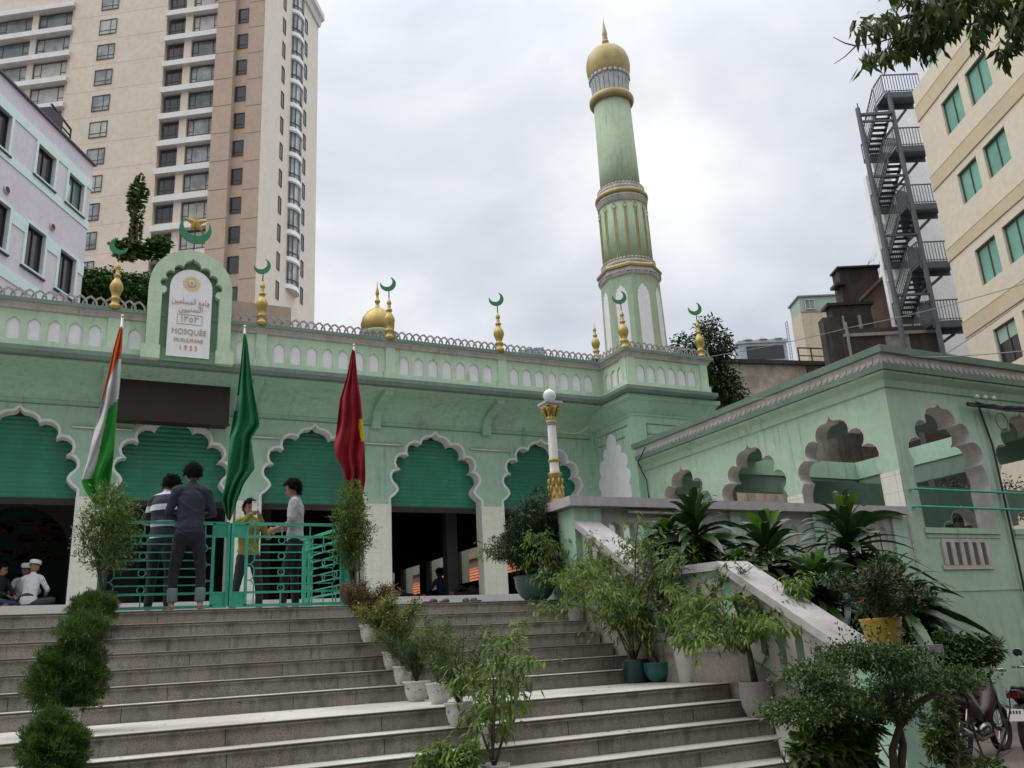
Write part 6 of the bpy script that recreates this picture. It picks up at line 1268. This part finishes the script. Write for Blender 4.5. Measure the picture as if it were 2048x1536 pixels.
def frond(a, b, n, w, ragged=.3):
    a, b = k(*a), k(*b); d = (b-a)
    for i in range(n):
        f = i/n; c = a+d*f
        for s_ in (-1, 1): P.append(tuple(c)); D.append((d.normalized()*.55+Vector((s_*1.0, rnd.uniform(-.3, .3), rnd.uniform(-.2, .1)))).normalized()); Ln.append(w*math.sin(math.pi*(.15+.8*f))*rnd.uniform(.6, 1.1))
for a, b, n, w in (((266, 430), (285, 345), 34, .55), ((270, 420), (296, 375), 24, .45), ((266, 440), (262, 370), 26, .4), ((268, 420), (275, 350), 30, .5), ((272, 470), (282, 425), 18, .38), ((266, 450), (290, 410), 16, .32), ((262, 490), (268, 430), 26, .32), ((276, 490), (276, 440), 22, .35)): frond(a, b, n, w)
leafmesh(P*2, [tuple(np.array(d)+RG.normal(0, .3, 3)) for d in D*2], Ln*2, .15, [L_fic], 'fan_leaves', t, .25)
P = []; D = []; Ln = []
for a, b, n, w in (((250, 520), (228, 480), 16, .4), ((255, 520), (250, 475), 18, .45), ((285, 520), (300, 480), 16, .4), ((300, 520), (335, 478), 22, .5), ((270, 520), (275, 485), 16, .45), ((320, 520), (318, 485), 18, .45), ((240, 520), (262, 490), 14, .4)): frond(a, b, n, w)
for c in ((300, 495), (325, 492), (270, 500), (250, 500)):
    q = k(*c)
    for _ in range(60): P.append(tuple(q+Vector((rnd.gauss(0, .3), rnd.gauss(0, .2), rnd.gauss(0, .25))))); D.append((rnd.gauss(0, 1), rnd.gauss(0, .5), rnd.uniform(0, 1))); Ln.append(.35)
t2 = thing('banana_clump', 'low clump of broad banana leaves beside the traveller palm', 'plant', (pb.x, 43, 18.9)); leafmesh(P*3, [tuple(np.array(d)+RG.normal(0, .3, 3)) for d in D*3], Ln*3, .18, [L_jun, L_lan], 'broad_leaves', t2, .3, mi=(RG.random(len(P)*3) < .2).astype(int))
bx = thing('roof_shrub', 'green shrub growing on the sooty rooftop huts', 'shrub', at(1770, 625, 'Y', 30.5)); q = pxm(bx.location, 1); P, D = blob([((0, 0, 0), (q*22, q*22, q*14)), ((-q*8, 0, -q*10), (q*14, q*14, q*10))], 1500, .2); leafmesh(P, D+RG.normal(0, .5, D.shape), .2, .03, L_lan, 'foliage', bx, .5)
m = M()
for k_ in range(5): m.tube([(0, 0, -q*20), (rnd.uniform(-.1, .1), 0, -q*8), (rnd.uniform(-.3, .3), 0, q*6)], [.03, .02, .008], 5)
m.obj('stems', [bark], bx)
# big street tree whose branch hangs into the top right corner
tb = Vector((9.2, 2.2, 0)); t = thing('street_tree', 'overhanging street tree branch with dark drooping leaves at the top right, unseen crown added for shade', 'tree', tb)
DP = 5.6
def dp(x, y, d=DP): r_ = ray(x, y); return CAM+r_*(d/r_.dot(FW))-tb
m = M(); m.tube([(0, 0, 0), (.1, 0, 2), (0, .1, 4), (-.2, .2, 5.8)], [.28, .24, .2, .15], 10)
m.tube([(-.2, .2, 5.0), dp(2350, -150, 6.2), dp(2150, -60), dp(1990, -25), dp(1880, 15), dp(1790, 40), dp(1720, 35)], [.12, .08, .045, .03, .02, .012, .005], 7)
subs = [[(1990, -25), (1960, 40), (1950, 90)], [(1880, 15), (1830, 80), (1770, 115), (1725, 120)], [(1940, -10), (1900, 60), (1850, 110)], [(2150, -60), (2080, 20), (2030, 80), (2000, 120)], [(2060, -50), (2040, 30), (2010, 60)], [(1880, 15), (1860, 60), (1800, 85)], [(1790, 40), (1750, 60), (1715, 55)], [(1990, -25), (2000, 20), (1980, 40)], [(1850, 20), (1820, -10), (1780, -5)], [(1900, 0), (1840, 40), (1790, 75)], [(2150, -60), (2110, 60), (2090, 120)], [(1940, -10), (1890, 30), (1840, 60), (1800, 100)], [(1960, -20), (1920, 10), (1870, -20)]]
P = []; D = []; g_ = np.random.default_rng(3)
for s_ in subs:
    m.tube([dp(x, y, DP+g_.normal(0, .15)) for x, y in s_], [.014]+[.007]*(len(s_)-2)+[.003], 5)
    for (xa, ya), (xb, yb) in zip(s_, s_[1:]):
        nn = max(3, int(math.dist((xa, ya), (xb, yb))/4.2))
        for i in range(nn):
            f = (i+.5)/nn; c = dp(xa+(xb-xa)*f, ya+(yb-ya)*f, DP+g_.normal(0, .2))
            for _ in range(5): P.append(np.array(c)+g_.normal(0, .03, 3)+np.array([0, 0, .03])); D.append((g_.normal(0, .6), g_.normal(0, .5), -1+g_.normal(0, .5)))
for a, b_ in (((1790, 75), (1712, 92)), ((1712, 92), (1666, 74)), ((1712, 92), (1668, 128)), ((1780, 60), (1715, 73))): m.tube([dp(*a), dp((a[0]+b_[0])/2, (a[1]+b_[1])/2+3), dp(*b_)], [.005, .004, .002], 4)
m.obj('trunk', [bark], t); leafmesh(P, D, g_.uniform(.07, .115, len(P)), .034, L_sky, 'hanging_leaves', t, .15)
B = [((-9.2+g_.uniform(-8, 13), -2.2+g_.uniform(-9, -2.2), 7.0+g_.uniform(-1, 2)), (2.2, 2.0, 1.1)) for _ in range(30)]  # unseen crown above and behind the viewpoint, enlarged to shade the steps
B += [((-9.2+x, -2.2+g_.uniform(-2.6, -.4)-1.2, 5.2+g_.uniform(-.4, .8)), (1.3, 1.0, .6)) for x in np.arange(1.5, 11, .9)]  # unseen low foliage added to darken the lower right
B += [((-9.2+x, -2.2+g_.uniform(-15, -9), z), (3.2, 2.2, 2.0)) for x in np.arange(-16, 20, 3.0) for z in (3.5, 7, 10.5)]  # unseen foliage bank added behind to block low sky light
P, D = blob(B, 22000, .2); leafmesh(P, D+g_.normal(0, 1, D.shape), .7, .42, L_sky, 'crown', t, .2)  # crown lies wholly out of view, shaped to block light
m = M()
for b_ in B[:14]: m.tube([(-.2, .2, 5.6), tuple((np.array([-.2, .2, 8.5])+np.array(b_[0]))/2), b_[0]], [.12, .07, .03], 5)
m.obj('limbs', [bark], t)
# ------------------------------------------------------------------ motorbikes
redp = mat('maroon bike paint', (.028, .004, .006), .4, .2, 4, spec=.4); rub = mat('rubber', (.012, .012, .012), .85); chrome = mat('chrome', (.25, .25, .25), .25, metal=1); plate = mat('number plate', (.55, .54, .52), .5); lens = mat('red lens', (.08, .006, .006), .3)
def bike(lab, loc, rz, txt):
    t = thing('motorbike', lab, 'motorbike', loc, rz, 'motorbikes parked at the right edge'); ry = .28
    for x, nm in ((-.62, 'wheel'), (.62, 'wheel')):
        m = M(); m.tube([(x+ry*math.cos(a), 0, ry+ry*math.sin(a)*.98) for a in [2*math.pi*i/28 for i in range(29)]], .042, 8); w = m.obj('wheel', [rub], t)
        m = M(); m.tube([(x+.225*math.cos(a), 0, ry+.225*math.sin(a)) for a in [2*math.pi*i/24 for i in range(25)]], .012, 6); m.lathe([(.04, -.05), (.05, 0), (.04, .05)], (0, 0), 0, 12, F=lambda a, b, z, x=x: Vector((x+a, z, ry+b)))
        for k in range(12): a = 2*math.pi*k/12; m.bar((x, 0, ry), (x+.22*math.cos(a), 0, ry+.22*math.sin(a)), .006)
        m.obj('rim', [chrome], w)
    def loft(secs, mt, nm, par=t, n=12):
        m = M(); vs = []
        for (x, z, hw, hh) in secs:
            for i in range(n): a = 2*math.pi*i/n; vs.append((x+.0, hw*math.copysign(abs(math.cos(a))**.7, math.cos(a)), z+hh*math.copysign(abs(math.sin(a))**.8, math.sin(a))))
        q = len(secs); m.add(vs, [(j*n+i, j*n+(i+1) % n, (j+1)*n+(i+1) % n, (j+1)*n+i) for j in range(q-1) for i in range(n)]+[tuple(range(n))[::-1], tuple((q-1)*n+i for i in range(n))], 0, True); return m.obj(nm, [mt], par)
    loft([(-.92, .80, .03, .02), (-.8, .76, .08, .06), (-.5, .66, .12, .10), (-.15, .58, .12, .12), (.05, .48, .06, .1)], redp, 'tail_body'); loft([(-.78, .83, .07, .025), (-.55, .80, .12, .04), (-.2, .77, .12, .045), (.02, .72, .08, .04), (.1, .69, .03, .02)], black, 'seat')
    loft([(.05, .42, .05, .07), (.25, .5, .09, .1), (.38, .66, .12, .14), (.44, .84, .11, .1), (.46, .95, .08, .04)], redp, 'front_shield'); loft([(.36, .98, .1, .03), (.46, 1.0, .14, .06), (.55, .98, .08, .05)], redp, 'headlamp_cowl')
    loft([(-.1, .28, .10, .09), (.1, .3, .12, .11), (.22, .34, .07, .07)], chrome, 'engine'); loft([(.38, .5, .05, .02), (.62, .60, .06, .025), (.85, .46, .05, .02)], redp, 'front_fender'); loft([(-.95, .5, .05, .015), (-.82, .62, .06, .02), (-.62, .62, .06, .02)], black, 'rear_fender')
    m = M()
    for s_ in (-1, 1): m.tube([(.46, 0, .95), (.40, s_*.15, 1.02), (.34, s_*.32, 1.03)], .014, 6); m.tube([(.34, s_*.22, 1.03), (.33, s_*.26, 1.18)], .006, 5); m.tube([(.5, s_*.07, .9), (.62, s_*.07, .28)], .02, 6); m.tube([(-.62, s_*.09, .28), (-.5, s_*.1, .6)], .022, 6)
    m.tube([(.3, .36, 1.03), (.38, .36, 1.03)], .016, 6); m.obj('handlebar_and_forks', [chrome], t)
    for s_ in (-1, 1): m = M(); m.lathe([(.0, -.012), (.05, -.01), (.055, 0), (.05, .004)], (0, 0), 0, 14, F=lambda a, b, z, s_=s_: Vector((.33-z, s_*.27+a*1.2, 1.22+b))); m.obj('mirror', [chrome], t)
    m = M(); m.tube([(.1, -.12, .25), (-.3, -.14, .22), (-.5, -.15, .28), (-.85, -.16, .38)], [.018, .025, .04, .038], 10); m.obj('exhaust', [chrome], t); m = M(); m.box(-.955, -.93, -.07, .07, .72, .78); m.obj('tail_light', [lens], t)
    m = M(); FP_ = frame((-.99, .095, .46), (0, -1, 0), Vector((.25, 0, 1)).normalized()); m.box(0, .19, 0, .004, 0, .14, 0, FP_); pl = m.obj('number_plate', [plate], t)
    m = M()
    for k in range(4): m.box(.03+k*.035, .05+k*.035, -.003, 0, .085, .12, 0, FP_)
    m.obj('plate_marks', [black], pl)
    if txt: o = text(txt, 0, 0, .075, black, pl, rot=(R(90)-.245, 0, R(-90)), loc=(-.995, 0, .485), name='plate_digits', ext=.002)
    return t
q = at(1975, 1492, 'Y', 6.6); bike('maroon motorbike nearest the bush, plate reading 1727', (10.75, 8.2, 0), R(14), '1727'); bike('dark motorbike at the right edge with a round chrome mirror', (11.45, 7.75, 0), R(16), '')
